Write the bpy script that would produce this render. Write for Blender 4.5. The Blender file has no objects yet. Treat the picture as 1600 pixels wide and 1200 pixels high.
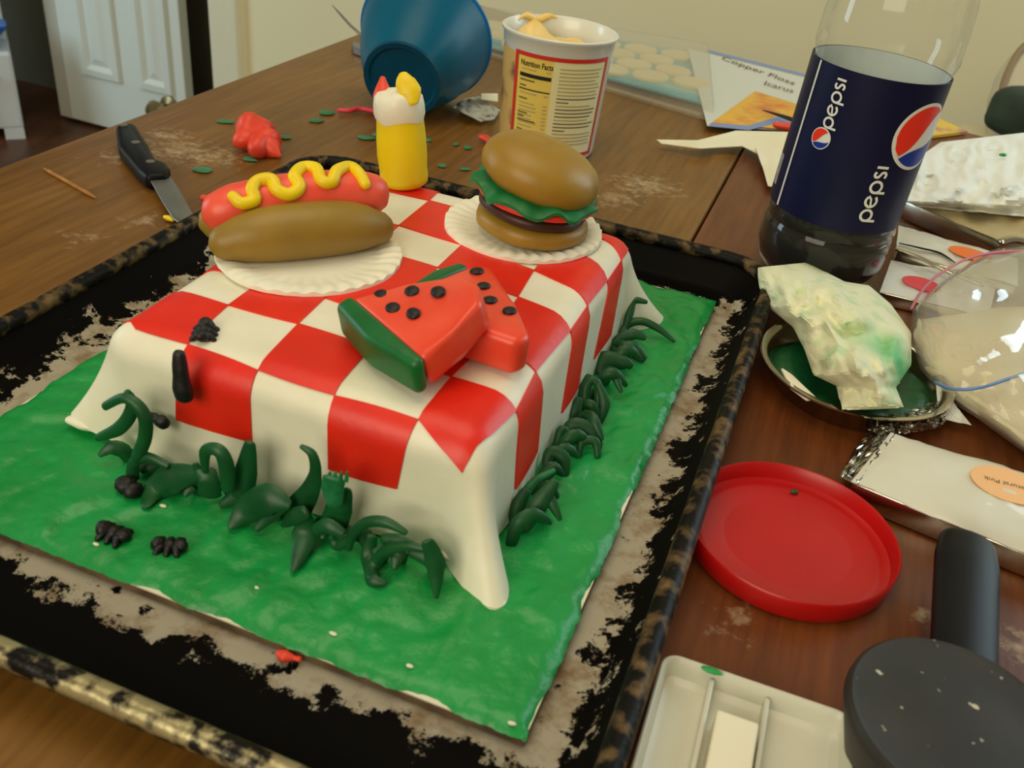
import bpy, bmesh, math, random
from mathutils import Vector as V3, Matrix, noise
random.seed(7)
SC = bpy.context.scene
C = SC.collection
# ---------------------------------------------------------------- camera, world, lights
F_PX = 1461.54; PITCH = math.radians(33.02); ROLL = math.radians(7.235); CAM_H = 0.2663
CF = V3((0, math.cos(PITCH), -math.sin(PITCH)))
_r = V3((1, 0, 0)); _u = _r.cross(CF)
CR = math.cos(ROLL)*_r + math.sin(ROLL)*_u
CU = -math.sin(ROLL)*_r + math.cos(ROLL)*_u
CO = V3((0, 0, CAM_H))
cd = bpy.data.cameras.new('camera'); cam = bpy.data.objects.new('camera', cd); C.objects.link(cam)
cd.sensor_fit = 'HORIZONTAL'; cd.sensor_width = 36; cd.lens = 36*F_PX/1600; cd.clip_start = 0.01; cd.clip_end = 50
cam.matrix_world = Matrix(((CR.x, CU.x, -CF.x, CO.x), (CR.y, CU.y, -CF.y, CO.y), (CR.z, CU.z, -CF.z, CO.z), (0, 0, 0, 1)))
cd.dof.use_dof = True; cd.dof.focus_distance = 0.52; cd.dof.aperture_fstop = 18
SC.camera = cam
W = bpy.data.worlds.new('world'); SC.world = W; W.use_nodes = True
W.node_tree.nodes['Background'].inputs[0].default_value = (1.0, 0.86, 0.62, 1)
W.node_tree.nodes['Background'].inputs[1].default_value = 0.30
SC.view_settings.view_transform = 'Standard'; SC.view_settings.look = 'None'
SC.view_settings.exposure = -0.52; SC.view_settings.gamma = 1.0; SC.view_settings.use_curve_mapping = False
def area(name, loc, target, sx, sy, power, col):
    l = bpy.data.lights.new(name, 'AREA'); l.shape = 'RECTANGLE'; l.size = sx; l.size_y = sy; l.energy = power; l.color = col
    o = bpy.data.objects.new(name, l); C.objects.link(o); o.location = loc
    o.rotation_euler = (V3(target) - V3(loc)).to_track_quat('-Z', 'Y').to_euler(); return o
area('window_light', (1.75, 1.35, 0.85), (0.1, 0.5, 0.0), 1.0, 1.2, 24, (0.70, 0.90, 1.0))
area('ceiling_lamp', (-0.2, 0.5, 1.65), (-0.05, 0.6, 0), 1.2, 1.2, 17, (1.0, 0.88, 0.62))
area('room_window', (-0.9, -1.3, 1.0), (0.0, 0.6, 0.0), 1.4, 1.1, 34, (1.0, 0.92, 0.70))
area('hall_window', (-2.9, 1.2, 0.6), (-1.2, 2.7, 0.0), 0.9, 1.2, 34, (0.60, 0.86, 1.0))

# ---------------------------------------------------------------- frames of reference
C0 = V3((-0.0654, 0.3918, 0)); TH = math.radians(-16.84)
UX = V3((math.cos(TH), math.sin(TH), 0)); VX = V3((-math.sin(TH), math.cos(TH), 0)); ZX = V3((0, 0, 1))
def L(u, v, z=0.0): return C0 + UX*u + VX*v + ZX*z               # table frame: u across the pan, v away from the viewer
def ray(px, py): return CF + CR*((px-800)/F_PX) - CU*((py-600)/F_PX)
def P(px, py, z=0.0):
    d = ray(px, py); return CO + d*((z-CAM_H)/d.z)
def PV(px, py, v):                                                # on the upright plane v = const
    d = ray(px, py); t = (v - (CO-C0).dot(VX))/d.dot(VX); return CO + d*t
def PU(px, py, u):
    d = ray(px, py); t = (u - (CO-C0).dot(UX))/d.dot(UX); return CO + d*t
def PC(px, py, dep): return CO + ray(px, py)*dep
def depth(p): return (p-CO).dot(CF)
def uvw(p): q = p-C0; return q.dot(UX), q.dot(VX), q.z

# ---------------------------------------------------------------- materials
def lin(c):
    return tuple(((x/255)/12.92 if x/255 <= 0.04045 else ((x/255+0.055)/1.055)**2.4) for x in c[:3]) + (1.0,)
def new_mat(name):
    m = bpy.data.materials.new(name); m.use_nodes = True
    nt = m.node_tree; b = nt.nodes['Principled BSDF']; return m, nt, b
def N(nt, t, **kw):
    n = nt.nodes.new(t)
    for k, v in kw.items():
        if hasattr(n, k): setattr(n, k, v)
        else: n.inputs[k].default_value = v
    return n
def mat(name, c1, c2=None, scale=30, rough=0.5, metal=0.0, bump=0.0, bscale=None, spec=0.5, sss=0.0, trans=0.0, ramp=(0.35, 0.65), coat=0.0):
    m, nt, b = new_mat(name)
    b.inputs['Base Color'].default_value = lin(c1); b.inputs['Roughness'].default_value = rough
    b.inputs['Metallic'].default_value = metal; b.inputs['Specular IOR Level'].default_value = spec
    b.inputs['Transmission Weight'].default_value = trans; b.inputs['Coat Weight'].default_value = coat
    tc = N(nt, 'ShaderNodeTexCoord')
    if c2:
        n = N(nt, 'ShaderNodeTexNoise'); n.inputs['Scale'].default_value = scale; n.inputs['Detail'].default_value = 5
        r = N(nt, 'ShaderNodeValToRGB'); r.color_ramp.elements[0].position = ramp[0]; r.color_ramp.elements[1].position = ramp[1]
        r.color_ramp.elements[0].color = lin(c1); r.color_ramp.elements[1].color = lin(c2)
        nt.links.new(tc.outputs['Object'], n.inputs['Vector']); nt.links.new(n.outputs['Fac'], r.inputs['Fac']); nt.links.new(r.outputs['Color'], b.inputs['Base Color'])
    if bump:
        n2 = N(nt, 'ShaderNodeTexNoise'); n2.inputs['Scale'].default_value = bscale or scale; n2.inputs['Detail'].default_value = 6
        bp = N(nt, 'ShaderNodeBump'); bp.inputs['Strength'].default_value = bump; bp.inputs['Distance'].default_value = 0.002
        nt.links.new(tc.outputs['Object'], n2.inputs['Vector']); nt.links.new(n2.outputs['Fac'], bp.inputs['Height']); nt.links.new(bp.outputs['Normal'], b.inputs['Normal'])
    if sss:
        b.inputs['Subsurface Weight'].default_value = sss; b.inputs['Subsurface Radius'].default_value = (0.004, 0.003, 0.002)
    return m
def film(name, col, opacity=0.12, rough=0.08, gloss=0.9):
    """thin clear plastic: see-through with fresnel gloss and a little milky diffuse"""
    m = bpy.data.materials.new(name); m.use_nodes = True; nt = m.node_tree; nt.nodes.clear()
    out = N(nt, 'ShaderNodeOutputMaterial'); tr = N(nt, 'ShaderNodeBsdfTransparent'); df = N(nt, 'ShaderNodeBsdfDiffuse'); gl = N(nt, 'ShaderNodeBsdfGlossy')
    df.inputs['Color'].default_value = lin(col); gl.inputs['Roughness'].default_value = rough
    fr = N(nt, 'ShaderNodeLayerWeight'); fr.inputs['Blend'].default_value = 0.5; pw = N(nt, 'ShaderNodeMath', operation='POWER'); pw.inputs[1].default_value = 3.0
    ma = N(nt, 'ShaderNodeMath', operation='MULTIPLY_ADD'); ma.inputs[1].default_value = 0.75; ma.inputs[2].default_value = 0.03
    nt.links.new(fr.outputs['Facing'], pw.inputs[0]); nt.links.new(pw.outputs[0], ma.inputs[0])
    m1 = N(nt, 'ShaderNodeMixShader'); m1.inputs[0].default_value = opacity
    m2 = N(nt, 'ShaderNodeMixShader'); mu = N(nt, 'ShaderNodeMath', operation='MULTIPLY'); mu.inputs[1].default_value = gloss
    nt.links.new(tr.outputs[0], m1.inputs[1]); nt.links.new(df.outputs[0], m1.inputs[2])
    nt.links.new(ma.outputs[0], mu.inputs[0]); nt.links.new(mu.outputs[0], m2.inputs[0])
    nt.links.new(m1.outputs[0], m2.inputs[1]); nt.links.new(gl.outputs[0], m2.inputs[2]); nt.links.new(m2.outputs[0], out.inputs['Surface'])
    return m

M = {}
M['white'] = mat('white_fondant', (240, 236, 214), (233, 229, 205), 60, 0.42, bump=0.08, bscale=120)
M['plate'] = mat('plate_fondant', (246, 242, 222), (238, 234, 212), 40, 0.5, bump=0.15, bscale=90)
M['red'] = mat('red_fondant', (234, 38, 13), (224, 32, 12), 50, 0.40, bump=0.10, bscale=160)
M['frost'] = mat('green_frosting', (4, 138, 58), (22, 154, 74), 26, 0.36, bump=0.9, bscale=70)
M['grass'] = mat('grass_fondant', (10, 84, 38), (8, 70, 32), 70, 0.45, bump=0.15, bscale=150)
M['grasslight'] = mat('light_grass_fondant', (40, 128, 82), (22, 104, 58), 150, 0.45, bump=0.2)
M['board_paper'] = mat('board_white_paper', (228, 222, 196), None, 30, 0.7)
M['board_edge'] = mat('corrugated_edge', (120, 98, 72), (86, 68, 48), 90, 0.9)
M['tan'] = mat('tan_fondant', (154, 122, 40), (142, 112, 38), 45, 0.45, bump=0.12, bscale=90)
M['bunlight'] = mat('burger_bun_fondant', (162, 126, 38), (150, 114, 36), 40, 0.42, bump=0.12, bscale=110)
M['sausage'] = mat('sausage_fondant', (246, 96, 72), (238, 78, 56), 40, 0.38, bump=0.12, bscale=70)
M['melon'] = mat('melon_fondant', (242, 88, 62), (234, 66, 38), 40, 0.33, bump=0.15, bscale=60)
M['rind'] = mat('rind_fondant', (10, 106, 46), (8, 92, 40), 60, 0.4, bump=0.15)
M['black'] = mat('black_fondant', (15, 10, 12), (9, 7, 8), 80, 0.5, bump=0.3, bscale=200)
M['yellow'] = mat('yellow_fondant', (244, 214, 6), (238, 204, 4), 40, 0.42, bump=0.06, bscale=60)
M['orange_red'] = mat('orange_red_fondant', (238, 76, 46), (226, 62, 36), 60, 0.45, bump=0.2)
M['patty'] = mat('brown_fondant', (66, 36, 24), (54, 30, 20), 60, 0.45, bump=0.2)
M['lettuce'] = mat('lettuce_fondant', (14, 122, 62), (8, 102, 50), 60, 0.45, bump=0.25, bscale=90)
M['tomato'] = mat('tomato_fondant', (236, 64, 44), (226, 52, 34), 50, 0.4, bump=0.15)
M['foil'] = mat('silver_foil', (214, 212, 204), (180, 178, 168), 60, 0.22, metal=1.0, bump=0.6, bscale=70)
M['foil_smooth'] = mat('smooth_foil', (205, 198, 180), None, 60, 0.18, metal=1.0, bump=0.25, bscale=25)
M['packet'] = mat('white_packet', (222, 220, 204), (212, 208, 190), 18, 0.33, bump=0.3, bscale=25, coat=0.4)
M['packet_print'] = mat('speckled_packet', (226, 228, 222), (196, 190, 172), 45, 0.38, bump=0.3, bscale=40, ramp=(0.5, 0.75))
M['paper'] = mat('white_paper', (232, 226, 196), None, 20, 0.75, bump=0.2, bscale=30)
M['tissue'] = mat('tissue', (232, 236, 200), None, 20, 0.75)
M['lid_red'] = mat('red_plastic', (190, 16, 14), (180, 14, 16), 20, 0.36, bump=0.05)
M['black_plastic'] = mat('black_plastic', (13, 12, 16), (18, 17, 21), 20, 0.42, spec=0.16)
M['steel'] = mat('knife_steel', (150, 150, 146), (132, 132, 128), 40, 0.38, metal=0.8)
M['rivet'] = mat('rivet_metal', (150, 140, 124), None, 40, 0.35, metal=0.9)
M['toothpick'] = mat('toothpick_wood', (176, 122, 44), (150, 98, 34), 120, 0.6)
M['tub'] = mat('tub_plastic', (226, 228, 220), (218, 220, 210), 20, 0.3, trans=0.0, coat=0.3)
M['buttercream'] = mat('yellow_frosting', (244, 214, 140), (238, 200, 110), 60, 0.4, bump=0.4, bscale=60)
M['label_yellow'] = mat('label_yellow', (232, 202, 92), (240, 216, 122), 18, 0.4)
M['label_cream'] = mat('label_cream', (232, 224, 170), (240, 232, 188), 18, 0.4)
M['label_side'] = mat('label_side_print', (206, 172, 100), (110, 76, 50), 28, 0.4, ramp=(0.5, 0.62))
M['label_red'] = mat('label_red', (206, 44, 34), None, 18, 0.4)
M['ink'] = mat('black_ink', (22, 20, 16), None, 18, 0.5)
M['ink_soft'] = mat('grey_ink', (176, 162, 104), None, 18, 0.5)
M['ink_mid'] = mat('brown_ink', (92, 80, 48), None, 18, 0.5)
M['navy'] = mat('label_navy', (10, 14, 50), (12, 18, 62), 10, 0.42, spec=0.25)
M['logo_white'] = mat('logo_white', (226, 226, 218), None, 10, 0.35)
M['logo_red'] = mat('logo_red', (236, 50, 32), None, 10, 0.3)
M['logo_blue'] = mat('logo_blue', (8, 50, 150), None, 10, 0.3)
M['bottle'] = film('clear_bottle', (220, 226, 214), 0.02, 0.05, 1.0)
M['film'] = film('zip_bag_film', (226, 220, 206), 0.20, 0.08, 1.0)
M['tray_film'] = film('package_film', (222, 218, 196), 0.26, 0.12, 0.8)
M['cola'] = mat('cola', (10, 4, 3), None, 10, 0.3, spec=0.1)
M['inner_label'] = mat('label_back', (196, 206, 200), None, 10, 0.5)
M['teal'] = mat('teal_plastic', (0, 94, 124), (0, 82, 112), 6, 0.36, spec=0.22)
M['teal_dark'] = mat('teal_foot', (0, 62, 92), (0, 74, 104), 20, 0.4, spec=0.2)
M['blue_bright'] = mat('blue_rim', (4, 110, 186), None, 6, 0.3)
M['wall'] = mat('wall_paint', (240, 231, 190), (237, 228, 187), 3, 0.85, bump=0.03, bscale=200)
M['trim'] = mat('white_trim', (232, 226, 196), None, 5, 0.5)
M['door'] = mat('door_paint', (222, 226, 216), None, 5, 0.45)
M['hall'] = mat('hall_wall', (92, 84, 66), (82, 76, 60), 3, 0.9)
M['cab'] = mat('white_plastic_cabinet', (216, 220, 222), None, 5, 0.4)
M['cab_blue'] = mat('blue_plastic', (10, 92, 168), None, 5, 0.35)
M['cab_print'] = mat('brown_print', (132, 84, 82), (92, 60, 66), 14, 0.5)
M['tray_white'] = mat('white_tray_plastic', (206, 204, 186), (198, 196, 178), 8, 0.32)
M['tray_bar'] = mat('white_bar_plastic', (236, 230, 204), None, 8, 0.4)
M['zip_pink'] = mat('zip_pink', (206, 116, 140), None, 5, 0.4)
M['zip_blue'] = mat('zip_blue', (104, 140, 200), None, 5, 0.4)
M['lump'] = mat('bagged_fondant', (240, 228, 184), (234, 218, 166), 18, 0.45, bump=0.3, bscale=30)
M['turq'] = mat('turquoise_card', (60, 156, 170), (120, 180, 176), 20, 0.6)
M['disc'] = mat('pale_disc', (222, 206, 160), (214, 194, 148), 25, 0.6)
M['card'] = mat('instruction_card', (206, 208, 196), None, 20, 0.6)
M['card_photo'] = mat('card_photo', (226, 176, 66), (206, 120, 60), 45, 0.5, ramp=(0.45, 0.7))
M['card_blue'] = mat('card_blue', (126, 146, 190), None, 5, 0.6)
M['chair'] = mat('chair_cloth', (214, 204, 172), None, 8, 0.8)
M['chair_green'] = mat('green_cushion', (58, 76, 56), (36, 48, 40), 14, 0.8)
M['stick_orange'] = mat('orange_sticker', (240, 116, 36), None, 5, 0.45)
M['stick_pink'] = mat('pink_sticker', (230, 58, 76), None, 5, 0.45)
M['stick_peach'] = mat('peach_sticker', (244, 188, 128), None, 5, 0.5)
M['dark_green'] = mat('dark_green_frosting', (6, 64, 34), (10, 84, 44), 60, 0.3, bump=0.5)
M['fleck'] = mat('green_fleck', (66, 134, 96), (48, 110, 76), 60, 0.6)
M['flour'] = mat('flour', (222, 214, 190), None, 60, 0.9)
M['yellow_paper'] = mat('yellow_paper', (226, 190, 70), (190, 140, 110), 40, 0.6, ramp=(0.55, 0.66))

def wood(name, dark, light, spots=()):
    m, nt, b = new_mat(name)
    tc = N(nt, 'ShaderNodeTexCoord'); mp = N(nt, 'ShaderNodeMapping'); mp.inputs['Scale'].default_value = (1.0, 0.07, 1.0)
    nt.links.new(tc.outputs['Object'], mp.inputs['Vector'])
    n = N(nt, 'ShaderNodeTexNoise'); n.inputs['Scale'].default_value = 190; n.inputs['Detail'].default_value = 7; n.inputs['Roughness'].default_value = 0.6
    n2 = N(nt, 'ShaderNodeTexNoise'); n2.inputs['Scale'].default_value = 16; n2.inputs['Detail'].default_value = 4
    nt.links.new(mp.outputs[0], n.inputs['Vector']); nt.links.new(mp.outputs[0], n2.inputs['Vector'])
    mx = N(nt, 'ShaderNodeMath', operation='ADD'); mul = N(nt, 'ShaderNodeMath', operation='MULTIPLY'); mul.inputs[1].default_value = 0.5
    nt.links.new(n.outputs['Fac'], mx.inputs[0]); nt.links.new(n2.outputs['Fac'], mx.inputs[1]); nt.links.new(mx.outputs[0], mul.inputs[0])
    r = N(nt, 'ShaderNodeValToRGB'); r.color_ramp.elements[0].position = 0.36; r.color_ramp.elements[1].position = 0.64
    r.color_ramp.elements[0].color = lin(dark); r.color_ramp.elements[1].color = lin(light); nt.links.new(mul.outputs[0], r.inputs['Fac'])
    col = r.outputs['Color']
    if spots:                                                     # dusty flour smudges, in the table's own coordinates
        fl = N(nt, 'ShaderNodeTexNoise'); fl.inputs['Scale'].default_value = 120; fl.inputs['Detail'].default_value = 8; fl.inputs['Roughness'].default_value = 0.7
        nt.links.new(tc.outputs['Object'], fl.inputs['Vector']); tot = None
        for (u, v, rad, amt) in spots:
            ds = N(nt, 'ShaderNodeVectorMath', operation='DISTANCE'); ds.inputs[1].default_value = (u, v, 0); nt.links.new(tc.outputs['Object'], ds.inputs[0])
            mr = N(nt, 'ShaderNodeMapRange'); mr.inputs['From Min'].default_value = 0; mr.inputs['From Max'].default_value = rad
            mr.inputs['To Min'].default_value = amt; mr.inputs['To Max'].default_value = 0; nt.links.new(ds.outputs['Value'], mr.inputs['Value'])
            if tot is None: tot = mr.outputs[0]
            else:
                a = N(nt, 'ShaderNodeMath', operation='MAXIMUM'); nt.links.new(tot, a.inputs[0]); nt.links.new(mr.outputs[0], a.inputs[1]); tot = a.outputs[0]
        ad = N(nt, 'ShaderNodeMath', operation='ADD'); nt.links.new(fl.outputs['Fac'], ad.inputs[0]); nt.links.new(tot, ad.inputs[1])
        rr = N(nt, 'ShaderNodeMapRange'); rr.inputs['From Min'].default_value = 0.66; rr.inputs['From Max'].default_value = 0.92; rr.inputs['To Max'].default_value = 0.6
        nt.links.new(ad.outputs[0], rr.inputs['Value'])
        mix = N(nt, 'ShaderNodeMix', data_type='RGBA'); nt.links.new(rr.outputs[0], mix.inputs[0]); nt.links.new(col, mix.inputs[6]); mix.inputs[7].default_value = lin((206, 188, 150)); col = mix.outputs[2]
    nt.links.new(col, b.inputs['Base Color']); b.inputs['Roughness'].default_value = 0.38; b.inputs['Specular IOR Level'].default_value = 0.35
    bp = N(nt, 'ShaderNodeBump'); bp.inputs['Strength'].default_value = 0.12; bp.inputs['Distance'].default_value = 0.001
    nt.links.new(n.outputs['Fac'], bp.inputs['Height']); nt.links.new(bp.outputs['Normal'], b.inputs['Normal'])
    return m

def pan_material():
    """tin floor, baked black towards the walls: black where the box distance from the worn middle plus noise passes a limit"""
    m, nt, b = new_mat('baked_tin')
    tc = N(nt, 'ShaderNodeTexCoord'); sp = N(nt, 'ShaderNodeSeparateXYZ'); nt.links.new(tc.outputs['Object'], sp.inputs[0])
    def absd(out, c, half):
        s = N(nt, 'ShaderNodeMath', operation='SUBTRACT'); s.inputs[1].default_value = c; a = N(nt, 'ShaderNodeMath', operation='ABSOLUTE'); h = N(nt, 'ShaderNodeMath', operation='SUBTRACT'); h.inputs[1].default_value = half
        nt.links.new(out, s.inputs[0]); nt.links.new(s.outputs[0], a.inputs[0]); nt.links.new(a.outputs[0], h.inputs[0]); return h.outputs[0]
    mxx = N(nt, 'ShaderNodeMath', operation='MAXIMUM')
    nt.links.new(absd(sp.outputs[0], 0.0015, 0.1490), mxx.inputs[0]); nt.links.new(absd(sp.outputs[1], 0.005, 0.1815), mxx.inputs[1])
    n1 = N(nt, 'ShaderNodeTexNoise'); n1.inputs['Scale'].default_value = 70; n1.inputs['Detail'].default_value = 9; n1.inputs['Roughness'].default_value = 0.72
    nt.links.new(tc.outputs['Object'], n1.inputs['Vector'])
    mr = N(nt, 'ShaderNodeMapRange'); mr.inputs['From Min'].default_value = 0.25; mr.inputs['From Max'].default_value = 0.75; mr.inputs['To Min'].default_value = -0.020; mr.inputs['To Max'].default_value = 0.020
    nt.links.new(n1.outputs['Fac'], mr.inputs['Value'])
    ad = N(nt, 'ShaderNodeMath', operation='ADD'); nt.links.new(mxx.outputs[0], ad.inputs[0]); nt.links.new(mr.outputs[0], ad.inputs[1])
    st = N(nt, 'ShaderNodeMapRange'); st.inputs['From Min'].default_value = -0.0010; st.inputs['From Max'].default_value = 0.0012; nt.links.new(ad.outputs[0], st.inputs['Value'])
    n2 = N(nt, 'ShaderNodeTexNoise'); n2.inputs['Scale'].default_value = 45; n2.inputs['Detail'].default_value = 8; n2.inputs['Roughness'].default_value = 0.7
    nt.links.new(tc.outputs['Object'], n2.inputs['Vector'])
    r = N(nt, 'ShaderNodeValToRGB'); r.color_ramp.elements[0].position = 0.46; r.color_ramp.elements[1].position = 0.64
    r.color_ramp.elements[0].color = lin((168, 160, 142)); r.color_ramp.elements[1].color = lin((128, 106, 78)); nt.links.new(n2.outputs['Fac'], r.inputs['Fac'])
    mix = N(nt, 'ShaderNodeMix', data_type='RGBA'); nt.links.new(st.outputs[0], mix.inputs[0]); nt.links.new(r.outputs['Color'], mix.inputs[6]); mix.inputs[7].default_value = lin((8, 6, 5))
    nt.links.new(mix.outputs[2], b.inputs['Base Color']); b.inputs['Roughness'].default_value = 0.5; b.inputs['Metallic'].default_value = 0.0; b.inputs['Specular IOR Level'].default_value = 0.05
    return m
M['pan'] = pan_material()
M['rim'] = mat('worn_rim', (9, 7, 6), (120, 96, 62), 120, 0.48, metal=0.1, bump=0.4, bscale=120, spec=0.18, ramp=(0.48, 0.70))
M['rim_bare'] = mat('bare_rim', (168, 156, 116), (14, 10, 8), 110, 0.34, metal=0.55, bump=0.4, bscale=120, ramp=(0.48, 0.58))

# ---------------------------------------------------------------- object helpers
def tag(o, label=None, cat=None, group=None, kind=None):
    if label: o['label'] = label
    if cat: o['category'] = cat
    if group: o['group'] = group
    if kind: o['kind'] = kind
    return o
def thing(name, label, cat, loc=(0, 0, 0), group=None, rz=0.0):
    o = bpy.data.objects.new(name, None); C.objects.link(o); o.location = loc; o.rotation_euler = (0, 0, rz); o.empty_display_size = 0.01
    o['label'] = label; o['category'] = cat
    if group: o['group'] = group
    return o
def root_of(o):
    while o.parent: o = o.parent
    return o
def mesh_obj(name, vf, m, parent=None, smooth=True, origin=None, world=True):
    """one mesh object; vertices are given in world space and stored relative to the thing they belong to"""
    vs, fs = vf
    if parent is not None and world:
        rt = root_of(parent); inv = Matrix.Translation(rt.location) @ rt.rotation_euler.to_matrix().to_4x4(); inv = inv.inverted(); vs = [inv @ V3(v) for v in vs]
    elif origin is not None: vs = [V3(v)-V3(origin) for v in vs]
    me = bpy.data.meshes.new(name); me.from_pydata([tuple(v) for v in vs], [], fs); me.validate(); me.update()
    if smooth: me.polygons.foreach_set('use_smooth', [True]*len(me.polygons))
    bm = bmesh.new(); bm.from_mesh(me); bmesh.ops.recalc_face_normals(bm, faces=bm.faces)
    if smooth:
        for e in bm.edges:
            if len(e.link_faces) == 2 and e.calc_face_angle(0) > 0.90: e.smooth = False
    bm.to_mesh(me); bm.free()
    me.materials.append(m)
    o = bpy.data.objects.new(name, me); C.objects.link(o)
    if parent is not None: o.parent = parent
    elif origin is not None: o.location = origin
    return o
def join(*vfs):
    V, Fc = [], []
    for v, f in vfs:
        k = len(V); V += list(v); Fc += [tuple(i+k for i in q) for q in f]
    return V, Fc
def loft(rings, cap0=True, cap1=True, closed=True):
    n = len(rings[0]); V = [V3(p) for r in rings for p in r]; Fc = []
    for i in range(len(rings)-1):
        for j in range(n if closed else n-1):
            a = i*n+j; b2 = i*n+(j+1) % n; Fc.append((a, b2, b2+n, a+n))
    if cap0: Fc.append(tuple(range(n-1, -1, -1)))
    if cap1: Fc.append(tuple((len(rings)-1)*n+j for j in range(n)))
    return V, Fc
def tube(path, radii, n=10, flat=1.0, ref=None, rounded=True, twist=0.0):
    path = [V3(p) for p in path]
    if not hasattr(radii, '__len__'): radii = [radii]*len(path)
    if rounded:
        d0 = (path[0]-path[1]).normalized(); d1 = (path[-1]-path[-2]).normalized()
        r0, r1 = radii[0], radii[-1]
        pre = [(path[0]+d0*r0*flat*0.98, r0*0.12), (path[0]+d0*r0*flat*0.75, r0*0.64), (path[0]+d0*r0*flat*0.4, r0*0.9)]
        post = [(path[-1]+d1*r1*flat*0.4, r1*0.9), (path[-1]+d1*r1*flat*0.75, r1*0.64), (path[-1]+d1*r1*flat*0.98, r1*0.12)]
        pts = [p for p, _ in pre]+path+[p for p, _ in post]; rad = [r for _, r in pre]+list(radii)+[r for _, r in post]
    else: pts, rad = path, list(radii)
    rings = []; up = V3(ref) if ref is not None else None; prevn = None
    for i, p in enumerate(pts):
        t = (pts[min(i+1, len(pts)-1)]-pts[max(i-1, 0)]).normalized()
        if up is not None: s = t.cross(up)
        elif prevn is None: s = t.cross(V3((0.3, 0.2, 1)))
        else: s = prevn - t*prevn.dot(t)
        if s.length < 1e-6: s = t.cross(V3((1, 0.1, 0)))
        s.normalize(); prevn = s; w = s.cross(t).normalized()
        if twist:
            a = twist*i/len(pts); s, w = s*math.cos(a)+w*math.sin(a), w*math.cos(a)-s*math.sin(a)
        rings.append([p + s*rad[i]*math.cos(2*math.pi*k/n) + w*rad[i]*flat*math.sin(2*math.pi*k/n) for k in range(n)])
    return loft(rings)
def cr(pts, m=6):
    """Catmull-Rom through points"""
    pts = [V3(p) for p in pts]; out = []
    for i in range(len(pts)-1):
        p0 = pts[max(i-1, 0)]; p1 = pts[i]; p2 = pts[i+1]; p3 = pts[min(i+2, len(pts)-1)]
        for k in range(m):
            t = k/m; out.append(0.5*((2*p1)+(p2-p0)*t+(2*p0-5*p1+4*p2-p3)*t*t+(3*p1-p0-3*p2+p3)*t**3))
    out.append(pts[-1]); return out
def interp(vals, n):
    out = []
    for i in range(n):
        x = i/(n-1)*(len(vals)-1); k = min(int(x), len(vals)-2); out.append(vals[k]+(vals[k+1]-vals[k])*(x-k))
    return out
def lathe(profile, n=48, origin=(0, 0, 0), ax=None, wob=0.0, seed=0):
    """profile: (radius, height) from bottom to top; ax = (X, Y, Z) axes"""
    X, Y, Z = ax if ax else (V3((1, 0, 0)), V3((0, 1, 0)), V3((0, 0, 1))); o = V3(origin); rings = []
    for r, h in profile:
        ring = []
        for k in range(n):
            a = 2*math.pi*k/n
            q = r*(1+wob*noise.noise(V3((math.cos(a)*1.3, math.sin(a)*1.3, h*40+seed))))
            ring.append(o+X*(q*math.cos(a))+Y*(q*math.sin(a))+Z*h)
        rings.append(ring)
    return loft(rings, cap0=profile[0][0] > 1e-5, cap1=profile[-1][0] > 1e-5)
def blob(c, rx, ry, rz, ax=None, amp=0.0, freq=30.0, seed=0, nu=24, nv=14, pw=1.0):
    X, Y, Z = ax if ax else (V3((1, 0, 0)), V3((0, 1, 0)), V3((0, 0, 1))); c = V3(c); rings = []
    for j in range(nv+1):
        th = math.pi*(0.01+0.98*j/nv); ring = []
        for i in range(nu):
            ph = 2*math.pi*i/nu; sz = math.cos(th); sz = math.copysign(abs(sz)**pw, sz); sr = math.sin(th)**pw
            d = X*(rx*sr*math.cos(ph))+Y*(ry*sr*math.sin(ph))+Z*(-rz*sz)
            if amp: d = d*(1+amp*noise.noise((c+d)*freq+V3((seed*3.1, seed, 0))))
            ring.append(c+d)
        rings.append(ring)
    return loft(rings)
def grid_shell(fn, nu, nv, thick, normal=None):
    """sheet from fn(s,t) with thickness (down or along -normal)"""
    top = [[V3(fn(i/nu, j/nv)) for i in range(nu+1)] for j in range(nv+1)]; V = []; Fc = []
    for j in range(nv+1):
        for i in range(nu+1): V.append(top[j][i])
    k = len(V)
    for j in range(nv+1):
        for i in range(nu+1):
            a = top[j][min(i+1, nu)]-top[j][max(i-1, 0)]; b2 = top[min(j+1, nv)][i]-top[max(j-1, 0)][i]; nn = a.cross(b2)
            nn = nn.normalized() if nn.length > 1e-12 else V3((0, 0, 1))
            if normal and nn.dot(normal) < 0: nn = -nn
            V.append(top[j][i]-nn*thick)
    w = nu+1
    for j in range(nv):
        for i in range(nu):
            a = j*w+i; Fc.append((a, a+1, a+1+w, a+w)); Fc.append((k+a, k+a+w, k+a+1+w, k+a+1))
    bd = [(i, 0) for i in range(nu)]+[(nu, j) for j in range(nv)]+[(i, nv) for i in range(nu, 0, -1)]+[(0, j) for j in range(nv, 0, -1)]
    ids = [j*w+i for i, j in bd]
    for q in range(len(ids)):
        a, b2 = ids[q], ids[(q+1) % len(ids)]; Fc.append((a, a+k, b2+k, b2))
    return V, Fc
def rrect(hw, hh, r, n=6):
    out = []
    for cx, cy, a0 in ((hw-r, hh-r, 0), (-hw+r, hh-r, 90), (-hw+r, -hh+r, 180), (hw-r, -hh+r, 270)):
        for k in range(n+1):
            a = math.radians(a0+90*k/n); out.append((cx+r*math.cos(a), cy+r*math.sin(a)))
    return out
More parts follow.
